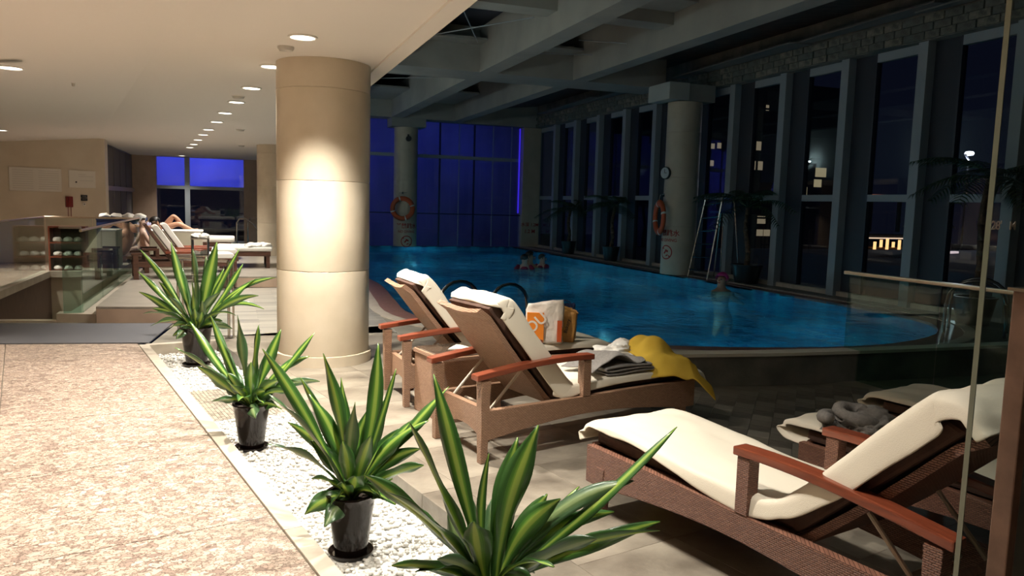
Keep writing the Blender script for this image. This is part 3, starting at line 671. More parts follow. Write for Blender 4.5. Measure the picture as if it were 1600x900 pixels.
# notice boards etc on the left wall
tang = math.atan2(-dd.y, -dd.x)
def onwall(x_from_A, z, off=.0):                # along the wall from its right corner
    p = A_ + dd * x_from_A + nn_ * off; return (p.x, p.y, z)
if nn_.y > 0: nn_ = -nn_
def board(label, s0, s1, z0, z1, rows):
    c = (s0 + s1) / 2; w_ = abs(s1 - s0) / 2; t = thing('notice_board', label, 'sign', onwall(c, 0, .002), tang)
    MB().box((-w_, -.03, z0), (w_, -.0, z1)).build('panel', M_white, t, bevel=.004)
    for (u0, u1, v) in rows:
        MB().box((-w_ + 2 * w_ * u0, -.033, z0 + (z1 - z0) * v - .008), (-w_ + 2 * w_ * u1, -.03, z0 + (z1 - z0) * v + .008)).build('print_line', mat('faint_print', (.63, .59, .52), .6), t)
    return t
board('large white rules board on the cream wall, the left one', 1.96, .93, 1.62, 2.15, [(.06, .45, .12 + .095 * k) for k in range(9)] + [(.55, .95, .12 + .095 * k) for k in range(9)])
b2 = board('smaller white notice board on the cream wall, the right one', .78, .22, 1.73, 2.13, [(.35, .62, .78), (.35, .92, .66), (.40, .92, .42)])
disc(.02, -.034, -.03, 12).build('emblem', M_darkink, b2); bpy.data.objects['emblem'].location = (-.13, 0, 1.86)
ph = thing('wall_telephone', 'dark red wall telephone with hanging cord under the boards', 'telephone', onwall(.79, 0, .002), tang)
MB().box((-.075, -.08, 1.27), (.075, 0, 1.52)).build('body', M_red, ph, bevel=.015); MB().box((-.03, -.12, 1.28), (.03, -.08, 1.51)).build('handset', M_red, ph, bevel=.015)
MB().tube([(-.03 + .008 * math.sin(k * 1.7), -.06 + .008 * math.cos(k * 1.7), 1.27 - .26 * k / 30) for k in range(31)], .006, 6).build('cord', M_red, ph)
MB().tube([(.03 + .008 * math.sin(k * 1.7), -.06 + .008 * math.cos(k * 1.7), 1.27 - .26 * k / 30) for k in range(31)], .006, 6).build('cord', M_red, ph)
sgn = thing('label_plate', 'two small dark label plates one above the other right of the telephone', 'sign', onwall(.47, 0, .002), tang)
MB().box((-.07, -.012, 1.50), (.07, 0, 1.565)).build('plate', M_black, sgn); MB().box((-.07, -.012, 1.425), (.07, 0, 1.49)).build('plate', M_black, sgn)
for z in (1.53, 1.46):
    MB().box((-.045, -.0135, z), (.045, -.012, z + .008)).build('print_line', M_greyink, sgn)
sw_ = thing('wall_switch', 'little white switch plate with dark knob under the dark label plates', 'switch', onwall(.47, 0, .002), tang)
MB().box((-.03, -.012, 1.31), (.03, 0, 1.38)).build('plate', M_white, sw_); disc(.012, -.03, -.012, 12).build('knob', M_black, sw_); bpy.data.objects['knob'].location = (0, 0, 1.345)

# ================================================================== CEILING FITTINGS
PL = ['beside the top of the big column', 'second from the big column', 'third from the big column', 'fourth from the big column', 'fifth from the big column', 'sixth from the big column', 'seventh from the big column', 'eighth from the big column',
      'ninth from the big column', 'tenth from the big column', 'eleventh from the big column', 'last one before the end window']
proto = None
def downlight(x, y, label):
    global proto
    if proto is None:
        t = thing('downlight', label, 'light')
        MB().lathe([(.098, 0), (.118, 0), (.118, -.008), (.10, -.012), (.094, -.004)], 28).build('trim_ring', M_trimw, t, smooth=True)
        MB().lathe([(.0005, -.0065), (.094, -.0065), (.094, -.004), (.0005, -.004)], 28).build('lens', M_lens, t); proto = t
    else: t = copy_tree(proto)
    t['label'] = label; t['group'] = 'recessed downlights in the corridor ceiling'; t.location = (x, y, ceil_z(x, y) - .002)
    return t
for (x, y, p), l in zip(ROW1[3:], PL): downlight(x, y, 'round glowing downlight in the corridor row, ' + l)
downlight(-1.89, 8.3, 'downlight at the left picture edge, higher of the two'); downlight(-3.87, 16.22, 'downlight at the left picture edge, lower of the two')
def detector(x, y, label, r=.075, flat=False):
    t = thing('smoke_detector', label, 'detector', (x, y, ceil_z(x, y)))
    MB().lathe([(r, 0), (r, -.015), (r * .8, -.035), (r * .5, -.04 if not flat else -.016), (.001, -.04 if not flat else -.016)], 20).build('body', mat('off_white_plastic', (.55, .52, .46), .5), t, smooth=True)
    if not flat: MB().lathe([(r * 1.15, 0), (r * 1.15, -.008), (r, -.01), (.01, -.01)], 20).build('base', M_trimw, t)
detector(.09, 10.77, 'nearest round smoke detector between the downlights'); detector(.16, 15.92, 'second smoke detector along the corridor ceiling'); detector(.23, 20.7, 'third smoke detector along the corridor ceiling, farthest')
detector(.45, 7.1, 'flat grey cover plate on the ceiling just left of the big column', .07, True)
detector(-1.6, 9.6, 'small dark sprinkler head on the ceiling at far left', .018)

# ================================================================== GLASS BALUSTRADES
bl = thing('glass_balustrade', 'glass balustrade on a pale kerb beside the stairwell, nearest one', 'balustrade')
MB().box((-2.0, 10.86, .10), (-1.80, 10.885, 1.16)).build('end_pane', M_glassg, bl)
MB().box((-2.02, 10.84, 1.16), (-1.78, 10.92, 1.185)).build('cap', M_steel, bl)
for k in range(4):
    y0 = 10.90 + k * 1.62; MB().box((-1.80, y0, .10), (-1.785, y0 + 1.6, 1.12)).build('glass_pane', M_glassg, bl)
MB().tube([(-1.792, 10.9, 1.135), (-1.792, 17.4, 1.135)], .018, 8).build('handrail', M_champ, bl)
bl2 = thing('glass_balustrade', 'glass balustrade with thin rail round the far sides of the stairwell', 'balustrade')
for k in range(3): MB().box((-3.385, 11.3 + k * 1.85, .10), (-3.37, 13.13 + k * 1.85, 1.12)).build('glass_pane', M_glass, bl2)
for k in range(2): MB().box((-3.35 + k * .8, 16.87, .10), (-2.57 + k * .8, 16.885, 1.12)).build('glass_pane', M_glass, bl2)
MB().tube([(-3.377, 11.3, 1.135), (-3.377, 16.877, 1.135), (-1.79, 16.877, 1.135)], .018, 8).build('handrail', M_champ, bl2)
br = thing('glass_balustrade', 'dark glass balustrade with champagne handrail at right, before the pool', 'balustrade')
for y0, y1 in ((4.87, 5.9), (3.62, 4.85), (2.3, 3.6), (1.0, 2.28)):
    MB().box((5.66, y0, .0), (5.675, y1, 1.02)).build('glass_pane', M_glassg, br)
    MB().box((5.64, y0 + .1, -.005), (5.695, y0 + .2, .12)).build('clamp', M_steel, br)
MB().box((5.635, .9, 1.02), (5.70, 5.95, 1.055)).build('handrail', M_champ, br, bevel=.008)
gs = thing('glass_screen', 'tall clear glass screen with white lettering at the right picture edge', 'screen')
MB().box((1.425, 1.12, 0.0), (2.4, 1.132, 2.9)).build('glass_pane', M_glass, gs)
MB().box((1.4232, 1.120, 0.0), (1.4252, 1.132, 2.9)).build('edge_strip', mat('polished_glass_edge', (.16, .19, .14), .3, spec=.8), gs)
text_on("28'   M", .0245, M_whiteink, gs, (1.4185, 1.1175, 1.5865), (1, 0, 0), align='LEFT', ext=.0002)
gp = thing('rail_post', 'brown wooden post edged with steel cutting the lower right corner', 'post')
MB().box((1.368, .98, 0), (1.388, 1.02, 1.468)).build('post_face', mat('post_bronze', (.20, .115, .08), .4, noise_c=(.14, .08, .055), nscale=20), gp, bevel=.003)
MB().box((1.389, .985, 0), (1.45, 1.015, 1.462)).build('steel_plate', M_steel, gp, bevel=.003)
MB().box((1.36, .975, 1.468), (1.455, 1.025, 1.474)).build('cap', M_steel, gp)
# low steel and glass guard behind the far plant
lg_ = thing('glass_guard', 'low glass guard on two slim steel posts behind the farthest plant', 'balustrade')
for (x, y) in ((-.60, 9.66), (-.05, 9.30)):
    MB().tube([(x, y, .0), (x, y, .88)], .017, 10).build('post', M_steel, lg_, smooth=True); MB().lathe([(.001, 0), (.05, 0), (.05, .012), (.001, .012)], 16, (x, y)).build('foot_plate', M_steel, lg_)
    MB().tube([(x + .05, y - .03, .0), (x + .05, y - .03, .86)], .012, 8).build('post', M_steel, lg_, smooth=True)
MB().tube([(-.60, 9.66, .88), (-.05, 9.30, .88)], .016, 8).build('handrail', M_steel, lg_, smooth=True)
MB().prism([(-.59, 9.655), (-.06, 9.305), (-.057, 9.313), (-.587, 9.663)], .08, .82).build('glass_pane', M_glass, lg_)

for y, od in ((3.5, 'nearest'), (8.5, 'second'), (13.5, 'third'), (19.0, 'fourth'), (24.5, 'farthest')):  # added fittings for the hall fill lamps, hidden above the ceiling edge
    t = thing('added_uplight', 'small white uplight added out of view on the fascia to brighten the hall, %s of five' % od, 'light', (1.48, y, 3.5), 0, 'added uplights on the fascia')
    MB().box((0, -.06, 0), (.06, .06, .06)).build('bracket', M_trimw, t); MB().lathe([(.03, 0), (.10, .05), (.095, .055), (.02, .01)], 16, (.24, 0)).build('reflector', M_trimw, t); MB().box((.05, -.02, .01), (.24, .02, .03)).build('arm', M_trimw, t)
# ================================================================== POOL RAILS
def arch_rail(name, label, pts, r=.02, m=M_steel, extra=None):
    t = thing(name, label, 'handrail')
    for p in pts: MB().tube(p, r, 10).build('rail', m, t, smooth=True)
    return t
def loop(x, y, ux, uy, L, h, z0=0.0, drop=-.5):
    return [(x - ux * .02, y - uy * .02, z0), (x, y, h * .6)] + [(x + ux * L * (.5 - .5 * math.cos(a)), y + uy * L * (.5 - .5 * math.cos(a)), h * .6 + h * .4 * math.sin(a)) for a in [math.pi * k / 10 for k in range(1, 10)]] + [(x + ux * L, y + uy * L, h * .5), (x + ux * L, y + uy * L, drop)]
M_dsteel = mat('dark_polished_steel', (.22, .20, .19), .2, metal=1)
arch_rail('pool_ladder_rails', 'pair of dark curved pool ladder rails behind the second lounger back', [loop(2.42, 9.25, .93, .36, .62, .62), loop(2.95, 8.85, .93, .36, .62, .62)], .024, M_dsteel)
arch_rail('pool_ladder_rails', 'pair of dim pool ladder rails seen through the right balustrade', [loop(9.75, 7.35, -.6, .8, .7, .75), loop(10.25, 7.7, -.6, .8, .7, .75)], .022, M_dsteel)
arch_rail('pool_handrail', 'steel handrail by the small curved pool end beyond the corridor', [[(.12, 24.6, .2), (.12, 24.6, .85), (.2, 24.5, .98), (.38, 24.4, .98), (.55, 24.2, .85), (1.15, 23.4, .1)], [(.45, 25.6, .2), (.45, 25.6, .85), (.53, 25.5, .98), (.7, 25.4, .98), (.9, 25.2, .85), (1.4, 24.6, .1)]], .025)

# ================================================================== LOUNGERS
def arc_pts(f, a, b, n): return [f(a + (b - a) * k / n) for k in range(n + 1)]
L_ = 1.9; W_ = .66
def make_lounger(label, loc, rz, side=1, wick=None, wood=None, group='wicker sun loungers beside the pool', cush_m=None, bt=(.045, .985)):
    wick = wick or M_wick; wood = wood or M_wood
    t = thing('sun_lounger', label, 'sun lounger', (loc[0], loc[1], loc[2] if len(loc) > 2 else 0), rz, group)
    Y = (lambda v: v * side)
    def bx(name, u0, u1, v0, v1, z0, z1, m, bev=.004):
        return MB().box((u0, min(Y(v0), Y(v1)), z0), (u1, max(Y(v0), Y(v1)), z1)).build(name, m, t, bevel=bev)
    def leg(u, v, top, dirx):
        a, b = .034, .024; s_ = dirx * .015; y = Y(v)
        vs = [(u - b + s_, y - b, 0), (u + b + s_, y - b, 0), (u + b + s_, y + b, 0), (u - b + s_, y + b, 0), (u - a, y - a, top), (u + a, y - a, top), (u + a, y + a, top), (u - a, y + a, top)]
        MB().add(vs, [(0, 3, 2, 1), (4, 5, 6, 7), (0, 1, 5, 4), (1, 2, 6, 5), (2, 3, 7, 6), (3, 0, 4, 7)]).build('leg', wick, t, bevel=.005)
    for v in (.034, W_ - .034):
        leg(.034, v, .525, 0); leg(1.76, v, .25, 1)
    # side rails with an arched lower edge
    for v in (.005, W_ - .055):
        top = [(.05, .335), (.5, .335), (1.2, .345), (1.88, .345)]
        bot = arc_pts(lambda q: (q, .145 + .075 * math.sin(math.pi * min(1, max(0, (q - .06) / 1.68)))), 1.88, .05, 14)
        y0, y1 = Y(v), Y(v + .05)
        MB().slab(top + bot, min(y0, y1), max(y0, y1)).build('side_rail', wick, t, bevel=.006)
    bx('end_rail', 1.85, 1.90, .055, W_ - .055, .15, .345, wick); 
    y0, y1 = sorted((Y(.055), Y(W_ - .055)))
    MB().add([(.06, y0 + (y1 - y0) * k / 8, z + (.0 if q else -.0) + (.07 * math.sin(math.pi * k / 8) if not q else 0)) for q, z in ((0, .12), (1, .33)) for k in range(9)] + [(.10, y0 + (y1 - y0) * k / 8, z + (.07 * math.sin(math.pi * k / 8) if not q else 0)) for q, z in ((0, .12), (1, .33)) for k in range(9)],
             [(k, k + 1, 10 + k, 9 + k) for k in range(8)] + [(18 + k, 27 + k, 28 + k, 19 + k) for k in range(8)] + [(9 + k, 10 + k, 28 + k, 27 + k) for k in range(8)] + [(k, 18 + k, 19 + k, k + 1) for k in range(8)]).build('head_rail', wick, t)
    bx('seat_deck', .62, 1.86, .055, W_ - .055, .29, .325, M_wickd)
    for v in (.034, W_ - .034):
        bx('arm_post', .80, .865, v - .032, v + .032, .34, .585, wick)
        f = lambda q: (q, .548 + .062 * math.sin(math.pi * .62 * (q + .04) / .92))
        c = arc_pts(f, -.035, .885, 12); poly = [(u, z + .018) for u, z in c] + [(u, z - .02) for u, z in c[::-1]]
        y0, y1 = sorted((Y(v - .04), Y(v + .04)))
        MB().slab(poly, y0, y1).build('arm', wood, t, bevel=.007)
    # backrest: slightly dished wicker panel
    p0, p1 = Vector((.58, .33)), Vector(bt); d = (p1 - p0).normalized(); nn2 = Vector((d.y, -d.x))
    if nn2.y < 0: nn2 = -nn2
    nu, nv = 10, 10; V = []
    for layer in (0, 1):
        for i in range(nu + 1):
            for j in range(nv + 1):
                v = .07 + (W_ - .14) * j / nv; dish = -.03 * math.sin(math.pi * j / nv) * (i / nu)
                q = p0.lerp(p1, i / nu) + nn2 * (-.035 * layer) + d * dish * (1 if i == nu else .0) + nn2 * (-.012 * math.sin(math.pi * i / nu))
                curl = .03 * max(0, (i / nu - .85) / .15) ** 2; q = q - nn2 * curl
                V.append((q.x, Y(v), q.y))
    def id_(l, i, j): return l * (nu + 1) * (nv + 1) + i * (nv + 1) + j
    F = []
    for i in range(nu):
        for j in range(nv):
            F.append((id_(0, i, j), id_(0, i, j + 1), id_(0, i + 1, j + 1), id_(0, i + 1, j))); F.append((id_(1, i, j), id_(1, i + 1, j), id_(1, i + 1, j + 1), id_(1, i, j + 1)))
        F.append((id_(0, i, 0), id_(0, i + 1, 0), id_(1, i + 1, 0), id_(1, i, 0))); F.append((id_(0, i, nv), id_(1, i, nv), id_(1, i + 1, nv), id_(0, i + 1, nv)))
    for j in range(nv):
        F.append((id_(0, nu, j), id_(0, nu, j + 1), id_(1, nu, j + 1), id_(1, nu, j))); F.append((id_(0, 0, j), id_(1, 0, j), id_(1, 0, j + 1), id_(0, 0, j + 1)))
    MB().add(V, F).build('backrest', wick, t)
    for v in (.10, W_ - .10):
        MB().tube([(.36, Y(v), .55), (.08, Y(v + (.0 if v < .3 else 0)), .27)], .010, 8).build('strut', M_strut, t, smooth=True)
    for k in range(4):
        MB().box((.10 + .05 * k, min(Y(.12), Y(.15)), .255), (.115 + .05 * k, max(Y(.12), Y(.15)), .275)).build('notch_peg', M_strut, t)
    MB().tube([(.24, Y(.06), .27), (.24, Y(W_ - .06), .27)], .011, 8).build('cross_bar', M_strut, t)
    # mattress
    prof = [(.60, .37), (1.2, .375), (1.88, .38)]
    pts = [(.11, .955)] ; 
    cm = MB(); top = [(.13, 1.0), (.62, .415), (1.85, .41)]; 
    poly = [(bt[0] + .03, bt[1] - .025), (.60, .335), (1.88, .345), (1.88, .405), (.66, .405), (bt[0] + .10, bt[1] + .005)]
    y0, y1 = sorted((Y(.075), Y(W_ - .075))); MB().slab(poly, y0, y1).build('mattress', cush_m or M_cush, t, bevel=.015)
    return t
M_strut = mat('pale_strut_metal', (.50, .42, .33), .4, metal=.3)

def cover(label, loc, rz, side, path, width=(.05, .62), drop=.035, amp=.008, seed=1, m=None, group=None, thick=None, cat='towel'):
    """cloth laid along a (u, h) path; the edges hang down by drop; closed sheet of real thickness"""
    m = m or M_cloth; rnd = random.Random(seed); P = [Vector(p[:2]) for p in path]; dr = [(p[2] if len(p) > 2 else drop) for p in path]
    pts = []; drs = []
    for i in range(len(P) - 1):
        p0, p1, p2, p3 = P[max(i - 1, 0)], P[i], P[i + 1], P[min(i + 2, len(P) - 1)]
        for k in range(5):
            t = k / 5; pts.append(.5 * (2 * p1 + (p2 - p0) * t + (2 * p0 - 5 * p1 + 4 * p2 - p3) * t * t + (3 * p1 - p0 - 3 * p2 + p3) * t ** 3)); drs.append(dr[i] + (dr[i + 1] - dr[i]) * t)
    pts.append(P[-1]); drs.append(dr[-1])
    nj = 22; V = []
    for i, p in enumerate(pts):
        a = pts[max(i - 1, 0)]; b = pts[min(i + 1, len(pts) - 1)]; d = (b - a).normalized(); nr = Vector((d.y, -d.x)) if (b.x < a.x) else Vector((-d.y, d.x))
        if nr.y < -.2: nr = -nr
        for j in range(nj + 1):
            q = j / nj; jj = min(j, nj - j); e = min(q, 1 - q); q2 = max(0, min(1, (j - 3) / (nj - 6))); v = width[0] + (width[1] - width[0]) * q2 + (.004 * (3 - jj) * (-1 if j < nj / 2 else 1) if jj < 3 else 0)
            fall = drs[i] * max(0, 3 - jj) / 3 + (.006 if jj == 3 else 0)
            wv = amp * noise.noise(Vector((i * .23 + seed * 7, j * .30, seed))) * 2 + amp * .7 * noise.noise(Vector((i * .6, j * .9 + seed, 3)))
            pp = p - nr * fall + nr * wv; vv = v + (.006 * noise.noise(Vector((i * .4, seed, e))) if e < .02 else 0)
            V.append((pp.x, vv * side, pp.y))
    F = [(i * (nj + 1) + j, i * (nj + 1) + j + 1, (i + 1) * (nj + 1) + j + 1, (i + 1) * (nj + 1) + j) for i in range(len(pts) - 1) for j in range(nj)]
    o = MB().add(V, F).build('towel_cover', m, None, smooth='all', loc=(loc[0], loc[1], loc[2] if len(loc) > 2 else 0), rz=rz)
    md = o.modifiers.new('thick', 'SOLIDIFY'); md.thickness = .008; md.offset = 0
    md = o.modifiers.new('sub', 'SUBSURF'); md.levels = md.render_levels = 1
    return tag(o, label, cat, group)
R = math.radians
GL = 'wicker sun loungers beside the pool'
LA = ((1.24, 5.80), R(4), 1); LB = ((1.42, 4.37), R(13.9), 1); LC = ((2.16, 1.76), R(102.3), -1); LD = ((3.33, 1.50), R(102.3), -1); LE = ((4.28, 1.90), R(102.3), -1)
make_lounger('wicker sun lounger with raised back nearest the big column', LA[0], LA[1])
make_lounger('wicker sun lounger with raised back in the middle, grey and yellow towels on its foot', LB[0], LB[1])
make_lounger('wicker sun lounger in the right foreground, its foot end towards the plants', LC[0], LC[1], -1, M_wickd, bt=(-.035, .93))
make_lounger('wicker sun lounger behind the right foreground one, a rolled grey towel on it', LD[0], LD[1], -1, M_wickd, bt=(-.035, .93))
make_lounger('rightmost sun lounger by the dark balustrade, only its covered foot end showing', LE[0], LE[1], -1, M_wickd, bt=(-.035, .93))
GC = 'cream towelling covers on the pool loungers'
back = [(.10, .975), (.12, 1.01), (.19, 1.03), (.26, .98), (.44, .75), (.66, .49)]
cover('cream towelling cover over the back and seat of the lounger nearest the column', *LA, [(u, h, .13) for u, h in back] + [(.70, .44), (.95, .43), (1.4, .43), (1.8, .435), (1.92, .40), (1.95, .34)], drop=.05, seed=2, group=GC)
cover('cream towelling cover hanging over the raised back of the middle lounger', *LB, [(.105, .975), (.12, 1.01), (.20, 1.035), (.275, .985), (.475, .745), (.70, .48), (.80, .39)], drop=.15, seed=4, group=GC, m=M_cloth)
cover('cream towelling sheet sagging across the seat and foot of the middle lounger', *LB, [(.60, .46, .10), (.72, .43, .10), (1.0, .435, .06), (1.4, .43, .04), (1.82, .43), (1.93, .41), (2.03, .36), (2.06, .30)], drop=.035, seed=5, group=GC)
cover('cream towelling cover wrapped over the right foreground lounger from foot to back', *LC, [(1.93, .36), (1.95, .41), (1.90, .455), (1.72, .47), (1.45, .46), (1.15, .435, .07), (.85, .43, .10), (.68, .45, .07), (.56, .55, .10), (.35, .77, .13), (.14, .985, .13), (.07, 1.02, .09), (-.03, 1.0, .05), (-.10, .93, .05)], drop=.03, seed=6, group=GC, width=(.03, .63))
cover('cream towelling cover with open folded end on the lounger that carries the rolled grey towel', *LD, [(1.86, .355), (2.0, .36), (2.03, .40), (1.97, .445), (1.7, .45), (1.3, .44), (.85, .44), (.68, .46), (.4, .73), (.08, 1.02), (-.02, .97)], drop=.03, seed=8, group=GC)
cover('cream towelling cover with open folded end on the lounger by the dark balustrade', *LE, [(1.84, .355), (1.98, .36), (2.01, .40), (1.95, .445), (1.7, .46), (1.3, .44), (.85, .44), (.68, .46), (.4, .73), (.08, 1.02), (-.02, .97)], drop=.03, seed=9, group=GC)

# side table of wicker with a glass top
ta = thing('side_table', 'square wicker side table with glass top between the two left loungers', 'table', (*g(2.53, 4.84), 0), GA)
box('body', (0.01, .01, .0), (.51, .49, .47), M_wick, ta, bevel=.006); box('rim', (0, 0, .455), (.52, .50, .488), M_wick, ta, bevel=.006)
box('glass_top', (.015, .015, .488), (.505, .485, .497), mat('smoked_glass_top', (.10, .075, .055), .06, spec=.9, coat=1), ta)
ld = tag(MB().add([(-.10, -.02, 0), (.0, .11, 0), (.03, .10, 0), (.10, -.04, 0), (-.10, -.02, .004), (.0, .11, .012), (.03, .10, .012), (.10, -.04, .004)], [(0, 3, 2, 1), (4, 5, 6, 7), (0, 1, 5, 4), (1, 2, 6, 5), (2, 3, 7, 6), (3, 0, 4, 7)]).build('leaflet', M_white, loc=(*g(2.53 + .28, 4.84 + .26), .498)), 'folded white leaflet lying on the glass top of the side table', 'leaflet')

# ================================================================== TOWELS AND BAGS
def local(LX, u, v, z):
    (x, y), a, s_ = LX; v *= s_; return (x + u * math.cos(a) - v * math.sin(a), y + u * math.sin(a) + v * math.cos(a), z)
def crumple(name, label, loc, r, seed, m, amp=.35, rz=0, group=None, cat='towel', fr=3.0, lv=5):
    bm = bmesh.new(); bmesh.ops.create_icosphere(bm, subdivisions=lv, radius=1)
    for v in bm.verts:
        p = v.co.copy(); n1 = noise.noise(p * fr * .5 + Vector((seed, 0, 0))); rid = 1 - abs(noise.noise(p * fr + Vector((0, seed, 0)))) * 2; rid2 = 1 - abs(noise.noise(p * fr * 2.1 + Vector((0, seed, 5)))) * 2
        k = 1 + amp * (n1 + .45 * rid + .2 * rid2 - .3); p = p * k
        v.co = (p.x * r[0], p.y * r[1], max(p.z, -.55) * r[2] + .55 * r[2])
    me = bpy.data.meshes.new(name); bm.to_mesh(me); bm.free()
    for p in me.polygons: p.use_smooth = True
    me.materials.append(m); o = bpy.data.objects.new(name, me); COL.objects.link(o); o.location = loc; o.rotation_euler.z = rz
    return tag(o, label, cat, group)
def folded(name, label, loc, rz, w_, d_, layers, m, seed=0, group=None, hh=.02):
    """a folded towel: one long sheet doubled back on itself"""
    pts = []; z = .008
    for k in range(layers):
        xs_ = [-w_ / 2 + w_ * i / 8 for i in range(9)]
        if k % 2: xs_ = xs_[::-1]
        pts += [(x, z + .004 * math.sin(x * 14 + k)) for x in xs_]
        if k < layers - 1: pts.append((xs_[-1] + (.012 if k % 2 == 0 else -.012), z + hh / 2))
        z += hh
    V = []; nj = 10
    for i, (x, zz) in enumerate(pts):
        for j in range(nj + 1):
            y = -d_ / 2 + d_ * j / nj; wv = .004 * noise.noise(Vector((x * 9, y * 9, seed + i * .05)))
            e = min(j, nj - j) / nj
            V.append((x + .006 * noise.noise(Vector((y * 8, seed, i * .02))), y, zz + wv * 1.4 - (.006 if e == 0 else 0)))
    F = [(i * (nj + 1) + j, i * (nj + 1) + j + 1, (i + 1) * (nj + 1) + j + 1, (i + 1) * (nj + 1) + j) for i in range(len(pts) - 1) for j in range(nj)]
    o = MB().add(V, F).build(name, m, None, smooth='all', loc=loc, rz=rz); md = o.modifiers.new('t', 'SOLIDIFY'); md.thickness = hh * .8; md.offset = 0
    md = o.modifiers.new('s', 'SUBSURF'); md.levels = md.render_levels = 1
    return tag(o, label, 'towel', group)
GT = 'grey towels folded on the middle lounger'
folded('folded_towel', 'lower grey towel folded flat on the middle lounger', local(LB, 1.27, .20, .445), R(14), .44, .30, 3, M_grey, 1, GT, .022)
# upper towel thrown loosely over it
def sheet(name, label, fn, nu, nv, m, loc, rz, cat='towel', group=None, th=.012):
    V = [fn(i / nu, j / nv) for i in range(nu + 1) for j in range(nv + 1)]
    F = [(i * (nv + 1) + j, i * (nv + 1) + j + 1, (i + 1) * (nv + 1) + j + 1, (i + 1) * (nv + 1) + j) for i in range(nu) for j in range(nv)]
    o = MB().add(V, F).build(name, m, None, smooth='all', loc=loc, rz=rz); md = o.modifiers.new('t', 'SOLIDIFY'); md.thickness = th; md.offset = 0
    md = o.modifiers.new('s', 'SUBSURF'); md.levels = md.render_levels = 1
    return tag(o, label, cat, group)
def up_grey(a, b):
    x = -.30 + .50 * a + .03 * math.sin(b * 5); y = -.16 + .32 * b; h = .04 + .07 * math.exp(-((a - .45) / .2) ** 2) * (1 - .4 * b) + .018 * noise.noise(Vector((a * 5, b * 4, 2))) + .012 * math.sin(a * 13 + b * 4)
    if a < .25: h -= (.25 - a) * .16
    return (x, y, h)
sheet('folded_towel', 'upper grey towel thrown in loose folds over the lower one on the middle lounger', up_grey, 26, 16, M_grey, local(LB, 1.22, .22, .475), R(14), group=GT)
crumple('crumpled_towel', 'white towel bundled between the grey and yellow towels', local(LB, 1.50, .42, .44), (.17, .14, .095), 3.1, M_clothw, .5, fr=2.6)
def yel(a, b):
    # a runs along the lounger towards and past its foot, b from the far side to the near side
    x = -.30 + .58 * a + .06 * math.sin(b * 4); y = .20 - .52 * b * (.7 + .35 * a)
    hump = .17 * math.exp(-((a - .30) / .24) ** 2) * math.exp(-((b - .30) / .40) ** 2)
    fold = (.034 * abs(math.sin(b * 6.5 + a * 5)) + .012 * math.sin(b * 19 - a * 3)) * (.5 + a * .6) + .016 * noise.noise(Vector((a * 6, b * 6, 9)))
    h = .02 + hump + fold * .9
    if a > .66: h -= (a - .66) * .62
    if b > .84: h -= (b - .84) * .6
    return (x, y, max(h, .004) if a < .8 and b < .86 else h)
sheet('yellow_towel', 'yellow towel thrown over the foot end of the middle lounger', yel, 30, 26, M_yellow, local(LB, 1.74, .22, .45), R(14))
crumple('rolled_towel', 'grey towel rolled in a loose heap on the second lounger from the right foreground', (3.19, 3.15, .43), (.19, .14, .085), 5.3, M_grey, .45, rz=R(-30), fr=2.4)
def swirl(label, loc, rz):
    pts = []
    for k in range(60):
        a = k / 60 * math.pi * 3.2; r_ = .035 + .10 * k / 60
        pts.append((r_ * math.cos(a) * 1.25, r_ * math.sin(a) * .9, .075 + .028 * math.sin(a * .7) - .035 * k / 60))
    rs = [.034 + .006 * math.sin(k * .5) for k in range(60)]
    o = MB().tube(pts, rs, 10).build('rolled_towel', M_grey, None, smooth='all', loc=loc, rz=rz); return tag(o, label, 'towel')
swirl('twisted end of grey towel coiled on top of the heap', (3.12, 3.14, .47), R(-20))
crumple('plastic_bag', 'crinkled clear plastic wrap beside the rolled grey towel', (3.31, 2.98, .44), (.075, .06, .035), 9.3, M_plastic, .8, fr=4, cat='bag', lv=4)
# shopping bags on the lounger nearest the column
def bag(name, label, loc, rz, w_, d_, h, m, top_m=None, lean=0, seed=1, cat='bag'):
    t = thing(name, label, cat, loc, rz); V = []; nz, k = 12, 32
    for i in range(nz + 1):
        z = h * i / nz
        for j in range(k):
            a = 2 * math.pi * j / k; ca, sa = math.cos(a), math.sin(a)
            sq = 1 / max(abs(ca), abs(sa)) ** .8
            wd = w_ / 2 * (1 + .04 * math.sin(i * .7 + seed) + .06 * i / nz); dp = d_ / 2 * (1 - .5 * (i / nz) ** 2)
            wr = .007 * noise.noise(Vector((ca * 3 + seed, sa * 3, z * 16))) * 2
            V.append((ca * sq * wd + wr + lean * z, sa * sq * dp + wr, z + (.03 * math.sin(a * 1.0 + seed) + .012 * noise.noise(Vector((ca * 4, sa * 4, seed)))) * (i / nz) ** 4))
    F = [(i * k + j, i * k + (j + 1) % k, (i + 1) * k + (j + 1) % k, (i + 1) * k + j) for i in range(nz) for j in range(k)] + [tuple(range(k))[::-1]]
    o = MB().add(V, F).build('body', m, t, smooth='all'); md = o.modifiers.new('t', 'SOLIDIFY'); md.thickness = .003
    return t
M_bagw = mat('white_bag_plastic', (.76, .70, .62), .4, bump=.5, bscale=16, bdist=.02); M_bago = mat('orange_bag_print', (.85, .25, .02), .45); M_bagb = mat('tan_bag_paper', (.55, .30, .07), .6, noise_c=(.42, .20, .05), nscale=10)
BZ = .44
b1 = bag('shopping_bag', 'white and orange plastic bag printed OU on the lounger nearest the column', local(LA, 1.285, .14, BZ), R(-24), .30, .15, .345, M_bagw, seed=2)
MB().box((-.150, -.098, .015), (-.005, -.085, .265)).build('orange_panel', M_bago, b1, bevel=.003)
text_on('OU', .13, M_whiteink, b1, (-.068, -.099, .175), (1, 0, 0), rot=.75)
